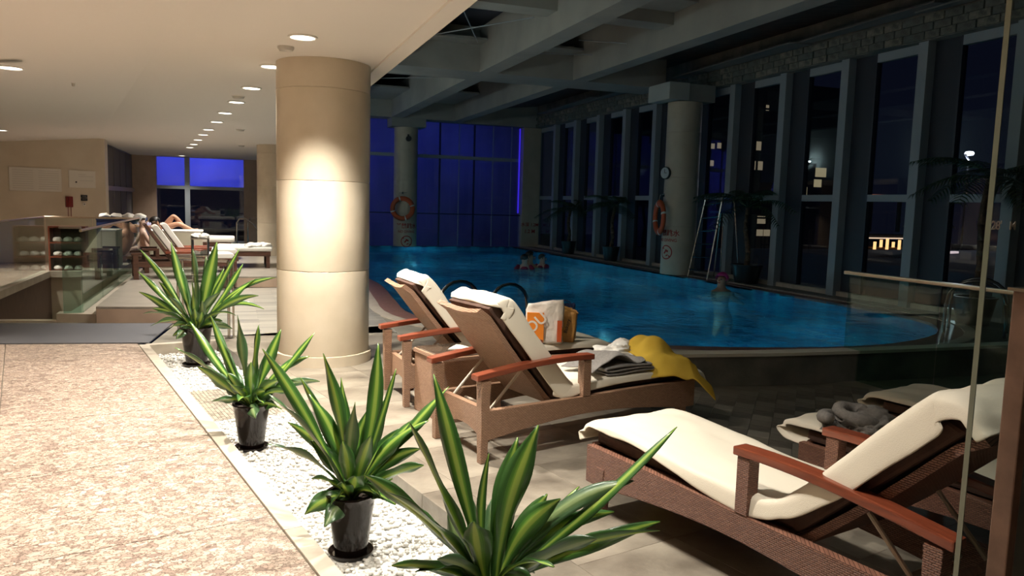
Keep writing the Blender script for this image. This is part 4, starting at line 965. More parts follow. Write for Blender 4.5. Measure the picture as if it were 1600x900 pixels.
MB().box((.108, -.09, .02), (.148, -.07, .20)).build('red_panel', mat('red_bag_print', (.55, .09, .02), .5), b1)
b2 = bag('paper_bag', 'tan printed bag leaning against the white and orange one', local(LA, 1.50, .14, BZ), R(-30), .14, .11, .28, M_bagb, seed=5, lean=.05)
text_on('Bakery', .045, M_darkink, b2, (0.01, -.072, .14), (1, 0, 0), rot=1.35)
b3 = bag('tote_bag', 'navy blue bag standing behind the tan bag', local(LA, 1.56, .30, BZ), R(-20), .16, .10, .28, M_navy, seed=7)
MB().tube([(-.05, 0, .27), (-.045, 0, .32), (0, 0, .335), (.045, 0, .32), (.05, 0, .27)], .006, 6).build('handle', M_navy, b3)
tag(crumple('crumpled_towel', 'small pale towel peeping over the middle lounger back', local(LA, .66, .30, .47), (.07, .09, .045), 8.2, M_clothw, .4), 'small pale towel bundled on the far lounger seat behind the middle backrest', 'towel')
# ================================================================== POTTED PLANTS
LEAVES_A = [(-0.208, 0.114, 0.797, 0.055, 0.1), (-0.304, 0.076, 0.631, 0.06, 0.1), (-0.454, 0.16, 0.418, 0.06, 0.22), (-0.391, 0.059, 0.385, 0.075, 0.2), (-0.371, 0.041, 0.108, 0.05, 0.18), (-0.219, -0.032, 0.147, 0.06, 0.2), (-0.001, 0.057, 0.495, 0.028, 0.05), (0.119, 0.072, 0.543, 0.065, 0.04), (0.168, -0.013, 0.612, 0.085, 0.03), (0.252, -0.054, 0.332, 0.07, 0.15), (0.224, 0.009, 0.329, 0.06, 0.12), (0.724, -0.09, 0.586, 0.04, 0.05), (0.537, -0.098, 0.389, 0.06, 0.18), (0.631, -0.15, 0.235, 0.05, 0.2), (0.589, -0.22, 0.234, 0.05, 0.18), (0.336, -0.204, 0.229, 0.075, 0.15), (0.149, -0.25, 0.167, 0.05, 0.35), (-0.1, -0.09, 0.298, 0.085, 0.2), (-0.034, 0.174, 0.287, 0.06, 0.08), (-0.123, 0.178, 0.229, 0.06, 0.1), (0.382, 0.058, 0.325, 0.05, 0.12), (0.149, 0.206, 0.403, 0.055, 0.05), (0.499, -0.026, 0.24, 0.055, 0.15)]

LEAVES_B = [(-0.401, 0.172, 0.692, 0.05, 0.1), (-0.121, 0.121, 0.669, 0.055, 0.03), (-0.034, 0.128, 0.542, 0.05, 0.03), (0.14, 0.084, 0.717, 0.06, 0.03), (0.212, -0.008, 0.604, 0.03, 0.1), (-0.183, 0.173, 0.456, 0.06, 0.06), (-0.376, 0.107, 0.483, 0.06, 0.12), (-0.387, 0.063, 0.253, 0.055, 0.22), (-0.195, -0.025, 0.096, 0.05, 0.4), (-0.114, -0.12, -0.008, 0.06, 0.6), (0.111, -0.197, 0.037, 0.055, 0.6), (0.322, -0.153, 0.157, 0.06, 0.2), (0.319, -0.091, 0.22, 0.055, 0.15), (0.354, -0.109, 0.363, 0.065, 0.2), (0.439, -0.025, 0.435, 0.05, 0.15), (0.475, -0.03, 0.506, 0.05, 0.2), (0.008, -0.057, 0.464, 0.06, 0.03), (0.101, 0.134, 0.37, 0.05, 0.05), (0.069, -0.149, 0.324, 0.06, 0.1), (-0.057, -0.106, 0.291, 0.06, 0.1), (0.26, 0.066, 0.285, 0.05, 0.15), (-0.278, 0.264, 0.295, 0.05, 0.12), (0.195, 0.139, 0.429, 0.05, 0.05), (-0.213, 0.297, 0.513, 0.045, 0.06)]

LEAVES_C = [(-0.489, 0.168, 0.373, 0.075, 0.15), (-0.342, 0.1, 0.247, 0.075, 0.15), (-0.394, 0.258, 0.533, 0.05, 0.15), (-0.261, 0.268, 0.574, 0.045, 0.08), (-0.084, 0.099, 0.599, 0.06, 0.03), (0.052, 0.042, 0.533, 0.06, 0.03), (0.201, 0.069, 0.493, 0.06, 0.05), (0.425, 0.006, 0.474, 0.04, 0.12), (0.45, -0.094, 0.147, 0.045, 0.3), (0.39, -0.0, 0.308, 0.05, 0.25), (0.271, -0.195, 0.1, 0.05, 0.25), (0.341, -0.159, 0.168, 0.055, 0.25), (-0.253, -0.011, 0.029, 0.045, 0.3), (0.075, -0.152, 0.031, 0.06, 0.5), (-0.003, -0.093, 0.303, 0.06, 0.03), (-0.176, 0.224, 0.273, 0.055, 0.1), (0.19, -0.175, 0.197, 0.065, 0.15), (0.123, 0.155, 0.343, 0.05, 0.05), (-0.054, -0.125, 0.137, 0.05, 0.3), (-0.195, 0.248, 0.416, 0.05, 0.1)]

LEAVES_D = [(-0.542, 0.343, 0.798, 0.05, 0.12), (-0.501, 0.094, 0.16, 0.07, 0.25), (-0.541, 0.187, 0.371, 0.06, 0.2), (-0.42, 0.176, 0.2, 0.06, 0.2), (-0.235, -0.017, 0.033, 0.06, 0.4), (-0.242, 0.296, 0.876, 0.07, 0.06), (-0.026, 0.103, 0.816, 0.08, 0.03), (0.101, 0.101, 0.738, 0.07, 0.03), (0.209, 0.026, 0.895, 0.1, 0.03), (0.425, 0.046, 0.823, 0.06, 0.05), (0.594, -0.102, 0.537, 0.06, 0.15), (0.46, 0.016, 0.672, 0.06, 0.1), (0.777, -0.115, 0.537, 0.045, 0.3), (0.602, -0.232, 0.366, 0.06, 0.3), (0.657, -0.214, 0.225, 0.04, 0.4), (0.386, -0.229, 0.167, 0.06, 0.4), (0.257, -0.189, 0.106, 0.05, 0.4), (-0.563, 0.324, 0.568, 0.05, 0.2), (-0.029, -0.061, 0.497, 0.07, 0.03), (0.067, -0.149, 0.312, 0.08, 0.05), (0.273, 0.099, 0.612, 0.07, 0.06), (-0.364, 0.293, 0.464, 0.06, 0.12), (-0.135, 0.278, 0.598, 0.06, 0.05), (0.243, -0.17, 0.409, 0.07, 0.12), (-0.261, 0.007, 0.35, 0.06, 0.15)]

def leaf(base, tip, wid, lift, parent, m, rnd, stem=.02):
    B = Vector(base); T = Vector(tip); L = (T - B).length; up_ = Vector((0, 0, 1)); hd = Vector((T.x - B.x, T.y - B.y, 0)).length
    Cc = B.lerp(T, .45) + up_ * L * lift
    if T.z < B.z + .12: Cc = B.lerp(T, .38) + up_ * L * max(lift, .28)
    dirp = (T - B).normalized()
    n = 18; k = 6; V = []; UV = []
    tw = rnd.uniform(-1.1, 1.1); side0 = dirp.cross(up_)
    if side0.length < .3: side0 = Vector((math.cos(rnd.uniform(0, 6)), math.sin(rnd.uniform(0, 6)), 0))
    fz = rnd.uniform(.0, 6.28)
    bow = Vector((0, 0, 0)); side1 = dirp.cross(Vector((.34, .94, 0)))            # blades mostly turn their face to the walkway side
    if side1.length > .3:
        side1.normalize(); side0 = side0.normalized()
        if side0.dot(side1) < 0: side0 = -side0
        side0 = side0 * .8 + side1
    bow = side0.normalized() * L * rnd.uniform(-.07, .07) - up_ * 0.0
    for i in range(n + 1):
        t = i / n; P = B * (1 - t) ** 2 + Cc * 2 * t * (1 - t) + T * t * t; D = ((Cc - B) * (1 - t) + (T - Cc) * t).normalized()
        sd = side0 - D * side0.dot(D); sd.normalize(); nr = sd.cross(D)
        an = tw * (t - .2); sd2 = sd * math.cos(an) + nr * math.sin(an); nr2 = nr * math.cos(an) - sd * math.sin(an)
        if t < .15: w_ = .34
        else: w_ = .34 + .66 * (.5 - .5 * math.cos(min(1, (t - .15) / .42) * math.pi))
        if t > .6: w_ *= max(0.03, math.cos((t - .6) / .4 * math.pi / 2)) ** .8
        w_ *= wid * .64; und = .35 * w_ * math.sin(t * 11 + fz) * (1 if t > .2 else t * 5)
        for j in range(k + 1):
            q = j / k * 2 - 1; V.append(P + bow * math.sin(math.pi * t) + sd2 * q * w_ - nr2 * ((abs(q) - .5) * -w_ * .38) + nr2 * und * q * abs(q)); UV.append((j / k, t))
    F = [(i * (k + 1) + j, i * (k + 1) + j + 1, (i + 1) * (k + 1) + j + 1, (i + 1) * (k + 1) + j) for i in range(n) for j in range(k)]
    me = bpy.data.meshes.new('leaf'); me.from_pydata([tuple(v) for v in V], [], F); ul = me.uv_layers.new(name='UVMap')
    for p in me.polygons:
        p.use_smooth = True
        for li in p.loop_indices: ul.data[li].uv = UV[me.loops[li].vertex_index]
    me.materials.append(m); o = bpy.data.objects.new('leaf', me); COL.objects.link(o); o.parent = parent
    md = o.modifiers.new('t', 'SOLIDIFY'); md.thickness = .0012
    return o
def potted(label, loc, leaves, crown, sc, seed, saucer=True):
    t = thing('potted_dracaena', label, 'plant', (loc[0], loc[1], -.118)); rnd = random.Random(seed); s = sc
    prof = [(.072 * s, .0), (.078 * s, .0), (.090 * s, .08 * s), (.116 * s, .27 * s), (.122 * s, .305 * s), (.128 * s, .312 * s), (.126 * s, .318 * s), (.110 * s, .316 * s), (.104 * s, .28 * s), (.001, .275 * s)]
    MB().lathe(prof, 40).build('pot', M_pot, t, smooth=True)
    MB().lathe([(.001, .278 * s), (.104 * s, .279 * s), (.104 * s, .288 * s), (.001, .290 * s)], 24).build('soil', M_soil, t)
    if saucer: MB().lathe([(.06 * s, -.004), (.10 * s, -.004), (.112 * s, .02), (.107 * s, .022), (.09 * s, .004), (.001, .004)], 36).build('saucer', M_pot, t, smooth=True)
    cz_ = crown[2] + .118
    MB().tube([(0, 0, .27 * s), (.004, .004, (cz_ + .27 * s) / 2), (0, 0, cz_ + .02)], [.022, .02, .012], 8).build('stem', M_trunk, t, smooth=True)
    extra = []
    for q in range(13):
        a = 2 * math.pi * q / 13 + rnd.uniform(-.2, .2); h = rnd.uniform(-.12, .26) * s; r_ = rnd.uniform(.16, .30) * s * (1.15 if h < .1 else .7)
        extra.append((r_ * math.cos(a), r_ * math.sin(a), h, rnd.uniform(.055, .075), rnd.uniform(.15, .45) if h < .1 else .08))
    for (dx, dy, dz, wd, lf) in list(leaves) + extra:
        bz = cz_ - rnd.uniform(.0, .03); a = math.atan2(dy, dx)
        leaf((.018 * math.cos(a), .018 * math.sin(a), bz), (dx, dy, cz_ + dz), wd, lf, t, M_leaf if rnd.random() < .72 else M_leafd, rnd)
    return t
potted('striped-leaf dracaena in the foreground, its pot below the picture', (.905, 2.62), LEAVES_A, (.905, 2.62, .17), 1.0, 11)
potted('striped-leaf dracaena in a glossy dark pot on white pebbles, second from the front', (.53, 3.65), LEAVES_B, (.53, 3.65, .19), .98, 12)
potted('striped-leaf dracaena in a glossy dark pot just beyond the mosaic strip, third from the front', (.11, 5.46), LEAVES_C, (.11, 5.46, .2), 1.0, 13)
potted('farthest and bushiest striped-leaf dracaena in a dark brown pot near the steps', (-.36, 8.39), LEAVES_D, (-.36, 8.39, .25), 1.25, 14)

# ================================================================== PALMS
def palm(label, x, y, h, seed, rp=.26, hp=.42, nf=13, fl=1.15, lean=.0):
    t = thing('potted_palm', label, 'palm', (x, y, 0)); rnd = random.Random(seed)
    MB().lathe([(.001, 0), (rp * .75, 0), (rp, hp), (rp * 1.06, hp), (rp * 1.06, hp + .02), (rp * .92, hp + .02), (rp * .9, hp - .03), (.001, hp - .04)], 24).build('pot', M_black, t, smooth=True)
    pts = [(lean * k / 8 + .03 * math.sin(k), .02 * math.cos(k), hp - .05 + (h - hp) * k / 8) for k in range(9)]
    MB().tube(pts, [.065 - .003 * k + (.006 if k % 2 else 0) for k in range(9)], 10).build('trunk', M_trunk, t, smooth=True)
    top = Vector(pts[-1])
    for k in range(nf):
        a = 2 * math.pi * k / nf + rnd.uniform(-.2, .2); el = rnd.uniform(.15, 1.0); ln = fl * rnd.uniform(.8, 1.1); mb = MB()
        P = []
        for i in range(11):
            q = i / 10; r_ = ln * q * math.cos(el * (1 - q * .3)); z = ln * (math.sin(el) * q - .55 * q * q); P.append(top + Vector((min(math.cos(a) * r_, 11.12 - x - top.x), math.sin(a) * r_, z)))
        mb.tube(P, [.010 * (1 - .8 * i / 10) for i in range(11)], 5)
        for i in range(2, 11):
            for hlf in (0, .5):
                if i == 10 and hlf: continue
                p = P[i] if not hlf else P[i].lerp(P[min(i + 1, 10)], .5); d = (P[min(i + 1, 10)] - P[i - 1]).normalized(); sd = d.cross(Vector((0, 0, 1))).normalized(); ll = .30 * math.sin(math.pi * (.15 + .8 * i / 10.5)) + .05
                for s_ in (-1, 1):
                    e = p + sd * s_ * ll * .8 + d * ll * .5 - Vector((0, 0, ll * .35)); e.x = min(e.x, 11.16 - x); m_ = p.lerp(e, .5) + Vector((0, 0, .03)); wv = d * .014
                    mb.add([p - wv, p + wv, m_ + wv, m_ - wv, e], [(0, 1, 2, 3), (3, 2, 4)])
        mb.build('frond', M_frond, t)
    return t
palm('dim potted palm by the window wall, farthest of the row', 10.82, 24.1, 1.55, 1)
palm('dim potted palm by the window wall, second farthest', 10.85, 21.0, 1.7, 2, lean=.05)
palm('potted palm with bare trunk in a wide black pot right of the tall chair', 10.95, 14.5, 1.75, 3, .34, .40, 14, 1.35, -.1)
palm('tall palm with arching fronds behind the right balustrade', 10.6, 8.5, 2.25, 4, .3, .4, 15, 1.2, .05)
tag(MB().tube([(10.95, 15.5, .0), (10.95, 15.5, 1.25)], .012, 8).build('broom_pole', M_steel), 'thin pale pole standing between column and palm', 'pole')

# ================================================================== LIFEGUARD CHAIR
lc = thing('lifeguard_chair', 'tall steel lifeguard chair with blue seat beside the dim column', 'chair')
A1, A2 = (10.66, 17.3, 0), (10.62, 16.1, 0)
fr = [((10.35, 15.95, 0), (10.62, 15.78, 1.86)), ((10.42, 15.25, 0), (10.68, 15.18, 1.95)), ((11.12, 16.0, .0), (10.98, 15.62, 1.86)), ((11.1, 14.95, .0), (10.95, 15.12, 1.92))]
for a, b in fr: MB().tube([a, b], .019, 8).build('leg', M_steel, lc, smooth=True)
for k in range(6):
    q = .1 + k * .165; a = Vector(fr[0][0]).lerp(Vector(fr[0][1]), q); b = Vector(fr[1][0]).lerp(Vector(fr[1][1]), q); MB().tube([a, b], .018 if k else .024, 6).build('rung', M_dsteel, lc)
MB().tube([fr[0][1], fr[1][1], fr[3][1], fr[2][1], fr[0][1]], .014, 6).build('top_frame', M_dsteel, lc)
MB().add([(10.66, 15.2, 1.55), (10.98, 15.2, 1.55), (10.98, 15.65, 1.55), (10.66, 15.65, 1.55), (10.66, 15.2, 1.60), (10.98, 15.2, 1.60), (10.98, 15.65, 1.60), (10.66, 15.65, 1.60)], [(0, 3, 2, 1), (4, 5, 6, 7), (0, 1, 5, 4), (1, 2, 6, 5), (2, 3, 7, 6), (3, 0, 4, 7)]).build('seat', mat('blue_plastic', (.01, .05, .22), .4), lc, bevel=.02)
MB().box((10.94, 15.2, 1.58), (10.99, 15.62, 1.98)).build('backrest', MATS['blue_plastic'], lc, bevel=.02)

# ================================================================== PEOPLE
def figure(name, label, loc, rz, J, E, Rr, m, scale=1.0):
    me = bpy.data.meshes.new(name); me.from_pydata([Vector(j) * scale for j in J], E, []); o = bpy.data.objects.new(name, me); COL.objects.link(o)
    o.location = loc; o.rotation_euler.z = rz
    sk = o.modifiers.new('skin', 'SKIN'); me.skin_vertices[0]
    for i, r in enumerate(Rr): me.skin_vertices[0].data[i].radius = (r * scale, r * scale)
    me.skin_vertices[0].data[0].use_root = True; sk.use_smooth_shade = True
    sb_ = o.modifiers.new('sub', 'SUBSURF'); sb_.levels = sb_.render_levels = 2
    me.materials.append(m); return tag(o, label, 'person')
def head_bits(parent, hc, face, r, hair_m, hair=True, cap=False, skin=M_skin):
    """hair or cap shell, ears, nose, eyes and mouth set on the head whose centre is hc, looking along face"""
    f = Vector(face).normalized(); s_ = f.cross(Vector((0, 0, 1))).normalized(); u = s_.cross(f); H = Vector(hc)
    bm = bmesh.new(); bmesh.ops.create_icosphere(bm, subdivisions=3, radius=1); dele = []
    for v in bm.verts:
        p = v.co.copy(); q = f * p.y + s_ * p.x + u * p.z
        fr_ = p.y; k = 1.10 if not cap else 1.08
        if fr_ > .45 and p.z < .35: dele.append(v)
        elif p.z < -.45: dele.append(v)
        v.co = H + Vector(q) * r * k + u * r * .12 - f * r * .08
    bmesh.ops.delete(bm, geom=dele, context='VERTS'); me = bpy.data.meshes.new('cap' if cap else 'hair'); bm.to_mesh(me); bm.free()
    for p in me.polygons: p.use_smooth = True
    me.materials.append(hair_m); o = bpy.data.objects.new('swim_cap' if cap else 'hair', me); COL.objects.link(o); o.parent = parent; md = o.modifiers.new('t', 'SOLIDIFY'); md.thickness = r * .08
    def blob(nm, c, rad, m_):
        bm = bmesh.new(); bmesh.ops.create_icosphere(bm, subdivisions=2, radius=1)
        for v in bm.verts: p = v.co; v.co = Vector(c) + f * p.y * rad[1] + s_ * p.x * rad[0] + u * p.z * rad[2]
        me = bpy.data.meshes.new(nm); bm.to_mesh(me); bm.free()
        for p in me.polygons: p.use_smooth = True
        me.materials.append(m_); o = bpy.data.objects.new(nm, me); COL.objects.link(o); o.parent = parent
    for sg in (-1, 1):
        blob('eye', H + f * r * .93 + s_ * sg * r * .36 + u * r * .02, (r * .16, r * .08, r * .09), M_darkink)
        blob('ear', H + s_ * sg * r * 1.0 - u * r * .05, (r * .10, r * .2, r * .28), skin)
    blob('nose', H + f * r * 1.05 - u * r * .22, (r * .14, r * .18, r * .24), skin)
    blob('mouth', H + f * r * .96 - u * r * .55, (r * .3, r * .08, r * .08), M_redink)
# torso-up swimmer: pelvis, waist, chest, neck, head; arms with hands and fingers under the surface
def swimmer(label, x, y, rz, headz, face, capm, cap, skin, scale=1.0, arms='out', suit=None):
    J = [(0, 0, -.55), (0, 0, -.40), (0, 0, -.24), (0, 0, -.14), (0, 0, -.075), (0, 0, .03), (0, .01, .12),
         (.13, 0, -.165), (.19, .14, -.26), (.17, .34, -.27), (.16, .42, -.27),
         (-.13, 0, -.165), (-.19, .14, -.26), (-.17, .34, -.27), (-.16, .42, -.27),
         (.09, .16, -.62), (.1, .05, -.85), (-.09, .16, -.62), (-.1, .05, -.85)]
    Ed = [(0, 1), (1, 2), (2, 3), (3, 4), (4, 5), (5, 6), (3, 7), (7, 8), (8, 9), (9, 10), (3, 11), (11, 12), (12, 13), (13, 14), (0, 15), (15, 16), (0, 17), (17, 18)]
    Rr = [.13, .12, .13, .10, .05, .085, .075, .06, .045, .032, .022, .06, .045, .032, .022, .085, .055, .085, .055]
    o = figure('person', label, (x, y, headz), rz, J, Ed, Rr, skin, scale)
    r = .098 * scale; head_bits(o, (0, .005, .065 * scale), face, r, capm, cap=cap, skin=skin)
    for s_ in (-1, 1):
        for k in range(5):
            a = (-.5 + .22 * k) * s_; b0 = Vector((s_ * .16, .42, -.27)) * scale; ln = (.05, .075, .08, .075, .06)[k] * scale
            MB().tube([b0, b0 + Vector((math.sin(a) * ln * .6, math.cos(a) * ln * .6, -.005)), b0 + Vector((math.sin(a) * ln, math.cos(a) * ln, -.02 * scale))], [.009 * scale, .008 * scale, .006 * scale], 6).build('finger', skin, o, smooth=True)
    if suit:
        MB().lathe([(.10 * scale, -.55 * scale), (.145 * scale, -.45 * scale), (.15 * scale, -.25 * scale), (.13 * scale, -.17 * scale), (.09 * scale, -.13 * scale)], 20).build('swimsuit', suit, o, smooth=True)
        for s_ in (-1, 1): MB().tube([(s_ * .14 * scale, 0, -.14 * scale), (s_ * .2 * scale, .08 * scale, -.2 * scale), (s_ * .21 * scale, .15 * scale, -.26 * scale)], [.07 * scale, .068 * scale, .062 * scale], 10).build('sleeve', suit, o, smooth=True)
    return o
swimmer('dark-haired adult bather seen from behind in the middle of the pool', 7.48, 19.15, R(200), .17, (-.5, .8, 0), M_hair, False, M_skin, 1.3)
swimmer('child in maroon swimwear held by the bather, left of the dark-haired head', 7.22, 18.85, R(160), .15, (-.8, -.6, 0), M_hair, False, M_skinp, 1.05, suit=M_maroon)
swimmer('child in dark cap and maroon swimwear right of the dark-haired bather', 7.93, 19.35, R(120), .13, (-.9, -.4, 0), M_darkink, True, M_skinp, 1.05, suit=M_maroon)
swimmer('swimmer in a bright pink cap near the window side of the pool', 9.52, 13.4, R(170), .12, (.7, .5, 0), M_pink, True, M_skin, 1.3)

# ================================================================== FAR LEFT: loungers, people, towels
LF = [('dark wooden deck lounger with white cushion on the raised platform, nearer one', (-1.55, 13.95, .21), 0.0), ('dark wooden deck lounger with white cushion on the raised platform, farther one', (-1.50, 15.1, .21), 0.0)]
def wood_lounger(label, loc, rz):
    t = thing('wooden_lounger', label, 'sun lounger', loc, rz, 'wooden loungers on the raised platform')
    for u in (.05, 1.55):
        for v in (.04, .66): MB().box((u - .04, v - .035, 0), (u + .04, v + .035, .40 if u < 1 else .27)).build('leg', M_woodd, t, bevel=.004)
    for v in (.04, .66):
        MB().box((0, v - .03, .20), (1.62, v + .03, .29)).build('side_rail', M_woodd, t, bevel=.004)
        MB().box((-.02, v - .035, .40), (.22, v + .035, .44)).build('arm', M_woodd, t, bevel=.004); MB().box((.20, v - .03, .28), (.26, v + .03, .44)).build('arm_post', M_woodd, t)
        MB().box((.50, v - .03, .42), (1.15, v + .03, .46)).build('arm', M_wood, t, bevel=.004)
        MB().box((1.08, v - .03, .28), (1.14, v + .03, .44)).build('arm_post', M_woodd, t)
    MB().slab([(.66, .28), (.22, .92), (.18, .90), (.60, .27)], .06, .64).build('backrest', M_woodd, t)
    MB().box((.6, .07, .28), (1.6, .63, .33)).build('seat_deck', M_woodd, t)
    MB().slab([(.64, .36), (.30, .86), (.36, .90), (.40, .89), (.74, .38)], .10, .60).build('back_cushion', M_clothw, t, bevel=.015)
    MB().slab([(.66, .33), (.66, .42), (1.58, .42), (1.62, .38), (1.62, .33)], .08, .62).build('seat_cushion', M_clothw, t, bevel=.015)
    return t
for l, p, a in LF: wood_lounger(l, p, R(8))
# the draped table behind the loungers
dt = thing('draped_table', 'tall table under a cream cloth behind the wooden loungers', 'table', (-1.5, 16.2, .21), R(2))
MB().box((0, 0, 0), (.95, .7, .70)).build('cloth', mat('table_cloth_cream', (.70, .66, .52), .9), dt, bevel=.02); MB().box((-.01, -.01, .70), (.96, .71, .72)).build('top', M_clothw, dt)
# couch with reclining person
cb_ = thing('massage_couch', 'white covered couch on which a person lies beyond the wooden loungers', 'bed', (-1.45, 18.5, .21), R(0))
MB().box((.0, 0, .38), (1.5, .8, .50)).build('mattress', M_clothw, cb_, bevel=.05); MB().box((.06, .06, .28), (1.42, .74, .38)).build('frame', M_woodd, cb_)
for u in (.12, 1.32):
    for v in (.12, .68): MB().box((u - .04, v - .04, 0), (u + .04, v + .04, .3)).build('leg', M_woodd, cb_)
J = [(0, 0, .0), (-.16, 0, .02), (-.34, 0, .05), (-.44, 0, .10), (-.50, 0, .18), (-.53, 0, .27), (.09 + .0, .09, .03), (.30, .1, .34), (.56, .1, .02), (.68, .1, .03), (.09, -.09, .03), (.42, -.10, .16), (.74, -.1, .0), (.84, -.1, .04),
     (-.36, .18, .05), (-.22, .26, .04), (-.02, .22, .08), (-.36, -.18, .06), (-.2, -.24, .07), (.02, -.16, .12)]
Ed = [(0, 1), (1, 2), (2, 3), (3, 4), (4, 5), (0, 6), (6, 7), (7, 8), (8, 9), (0, 10), (10, 11), (11, 12), (12, 13), (2, 14), (14, 15), (15, 16), (2, 17), (17, 18), (18, 19)]
Rr = [.12, .11, .12, .06, .085, .07, .085, .06, .045, .03, .085, .06, .045, .03, .05, .038, .025, .05, .038, .025]
pz = figure('person', 'person lying on the white couch with one knee raised', (-1.55, 18.85, .83), R(-4), J, Ed, Rr, M_skin, 1.0)
MB().lathe([(.10, -.02), (.15, .0), (.15, .26), (.12, .32), (.07, .33)], 16).build('shirt', mat('pale_blue_shirt', (.5, .52, .75), .9), pz); sh = bpy.data.objects['shirt']; sh.rotation_euler = (0, -math.pi / 2, 0); sh.location = (-.05, 0, .03)
head_bits(pz, (-.52, 0, .22), (.75, 0, .65), .098, M_hair, skin=M_skin)
J = [(0, 0, 0), (0, 0, .18), (0, 0, .36), (0, 0, .46), (.02, 0, .56), (.03, 0, .66), (.17, 0, .36), (.24, .1, .14), (.16, .26, .06), (-.17, 0, .36), (-.24, .1, .14), (-.16, .26, .06), (.1, .1, -.02), (.12, .42, 0), (.12, .44, -.38), (-.1, .1, -.02), (-.12, .42, 0), (-.12, .44, -.38)]
Ed = [(0, 1), (1, 2), (2, 3), (3, 4), (4, 5), (2, 6), (6, 7), (7, 8), (2, 9), (9, 10), (10, 11), (0, 12), (12, 13), (13, 14), (0, 15), (15, 16), (16, 17)]
Rr = [.14, .13, .13, .055, .085, .075, .055, .04, .025, .055, .04, .025, .085, .065, .04, .085, .065, .04]
p2 = figure('person', 'dark-haired person sitting in front of the white couch with bare shoulders', (-1.52, 17.6, .44), R(-70), J, Ed, Rr, M_skin, 1.0)
head_bits(p2, (.03, 0, .61), (.2, .9, -.1), .10, M_hair, skin=M_skin)
p3 = figure('person', 'person in a pale cap sitting left of the dark-haired one', (-1.82, 18.1, .44), R(-70), J, Ed, Rr, M_skinp, 1.0)
head_bits(p3, (.03, 0, .61), (.6, .7, 0), .10, mat('grey_cap', (.35, .36, .36), .6), cap=True, skin=M_skinp)
bn = thing('stool', 'low stool carrying the two seated people', 'stool', (-1.62, 17.85, .21)); MB().box((-.42, -.4, .08), (.2, .4, .13)).build('seat', M_woodd, bn)
for u in (-.35, .14):
    for v in (-.33, .33): MB().box((u - .03, v - .03, 0), (u + .03, v + .03, .08)).build('leg', M_woodd, bn)
# steel trolley with white bundles, lounger tables with rolled towels
tl = thing('steel_trolley', 'narrow steel trolley with white napkins beside the wooden loungers', 'trolley', (-.62, 13.45, .21), R(0))
for u in (0, .24):
    for v in (0, .35): MB().tube([(u, v, 0), (u, v, .72)], .014, 8).build('post', M_steel, tl)
for z in (.12, .42, .70): MB().box((-.02, -.02, z), (.26, .37, z + .02)).build('shelf', M_steel, tl)
GN = 'white napkins on the steel trolley'
for k, (dx, dy, dz) in enumerate([(.05, .08, .72), (.17, .12, .72), (.08, .26, .72), (.19, .28, .72), (.06, .10, .44), (.18, .2, .44)]):
    crumple('napkin', 'crumpled white napkin on the steel trolley, ' + ('front left on its top', 'front right on its top', 'rear left on its top', 'rear right on its top', 'left on the middle shelf', 'right on the middle shelf')[k], (-.62 + dx, 13.45 + dy, .21 + dz), (.06, .055, .045), k * 3.3, M_clothw, .5, group=GN, cat='napkin', lv=3)
tb = thing('towel_bench', 'long white covered bench behind the farthest plant', 'bench', (-.30, 16.2, .20), R(0))
MB().box((0, 0, .34), (1.05, 1.3, .42)).build('cushion', M_clothw, tb, bevel=.03); MB().box((.03, .03, .24), (1.02, 1.27, .34)).build('frame', M_woodd, tb)
for u in (.08, .97):
    for v in (.08, 1.22): MB().box((u - .035, v - .035, 0), (u + .035, v + .035, .25)).build('leg', M_woodd, tb)
GR = 'white towels heaped on the bench behind the farthest plant'
for k, (dx, dy) in enumerate([(.62, .1), (.8, .14), (.95, .12), (.7, .4), (.9, .42)]):
    crumple('rolled_towel', 'rolled white towel on the bench behind the farthest plant, ' + ('front left', 'front middle', 'front right', 'back left', 'back right')[k], (-.30 + dx, 16.2 + dy, .615), (.11, .07, .055), k * 2.7 + 1, M_clothw, .4, group=GR, lv=3)
# wooden shelf with towels and bottles at the stairwell
sf = thing('towel_shelf', 'open wooden shelf stacked with white towels beyond the stairwell', 'shelf', (-3.4, 17.25, -.005), R(0))
for x in (0, .62): MB().box((x, 0, 0), (x + .03, .35, .95)).build('side_panel', M_wood, sf)
for z in (.05, .33, .61, .92): MB().box((.03, 0, z), (.62, .35, z + .03)).build('shelf_board', M_wood, sf)
MB().box((.03, .33, .05), (.62, .345, .95)).build('back_panel', M_woodd, sf)
for r_ in range(3):
    for k in range(3):
        q = crumple('folded_towel', 'white towel on the %s shelf of the wooden rack, %s' % (('bottom', 'middle', 'top')[r_], ('left', 'centre', 'right')[k]), (-3.4 + .14 + .18 * k, 17.38, .08 + .28 * r_), (.08, .12, .06), r_ * 3 + k + .5, M_clothw, .2, group='white towels on the wooden shelf', lv=3)
# hamper of towels in dark blue
hb = thing('towel_hamper', 'dark blue hamper beside the seated people', 'hamper', (-2.75, 18.6, 0), R(0))
MB().box((0, 0, 0), (.95, .5, 1.05)).build('body', mat('blue_hamper', (.02, .035, .14), .7), hb, bevel=.01)
MB().box((-.01, -.01, 1.05), (.96, .51, 1.10)).build('rim', M_navy, hb)
for k in range(4): crumple('rolled_towel', 'white towel piled in the dark blue hamper, %s' % ('leftmost', 'second from left', 'third from left', 'rightmost')[k], (-2.62 + .23 * k, 18.85, 1.08), (.12, .14, .07), k + 20.2, M_clothw, .3, group='white towels in the hamper', lv=3)
t = thing('wall_notice_lettering', 'red lettering on the pink pier right of the corridor end window', 'sign')
text_on('严\n禁\n跳\n水', .16, M_redink, t, (.95, 28.34, .75), (1, 0, 0))

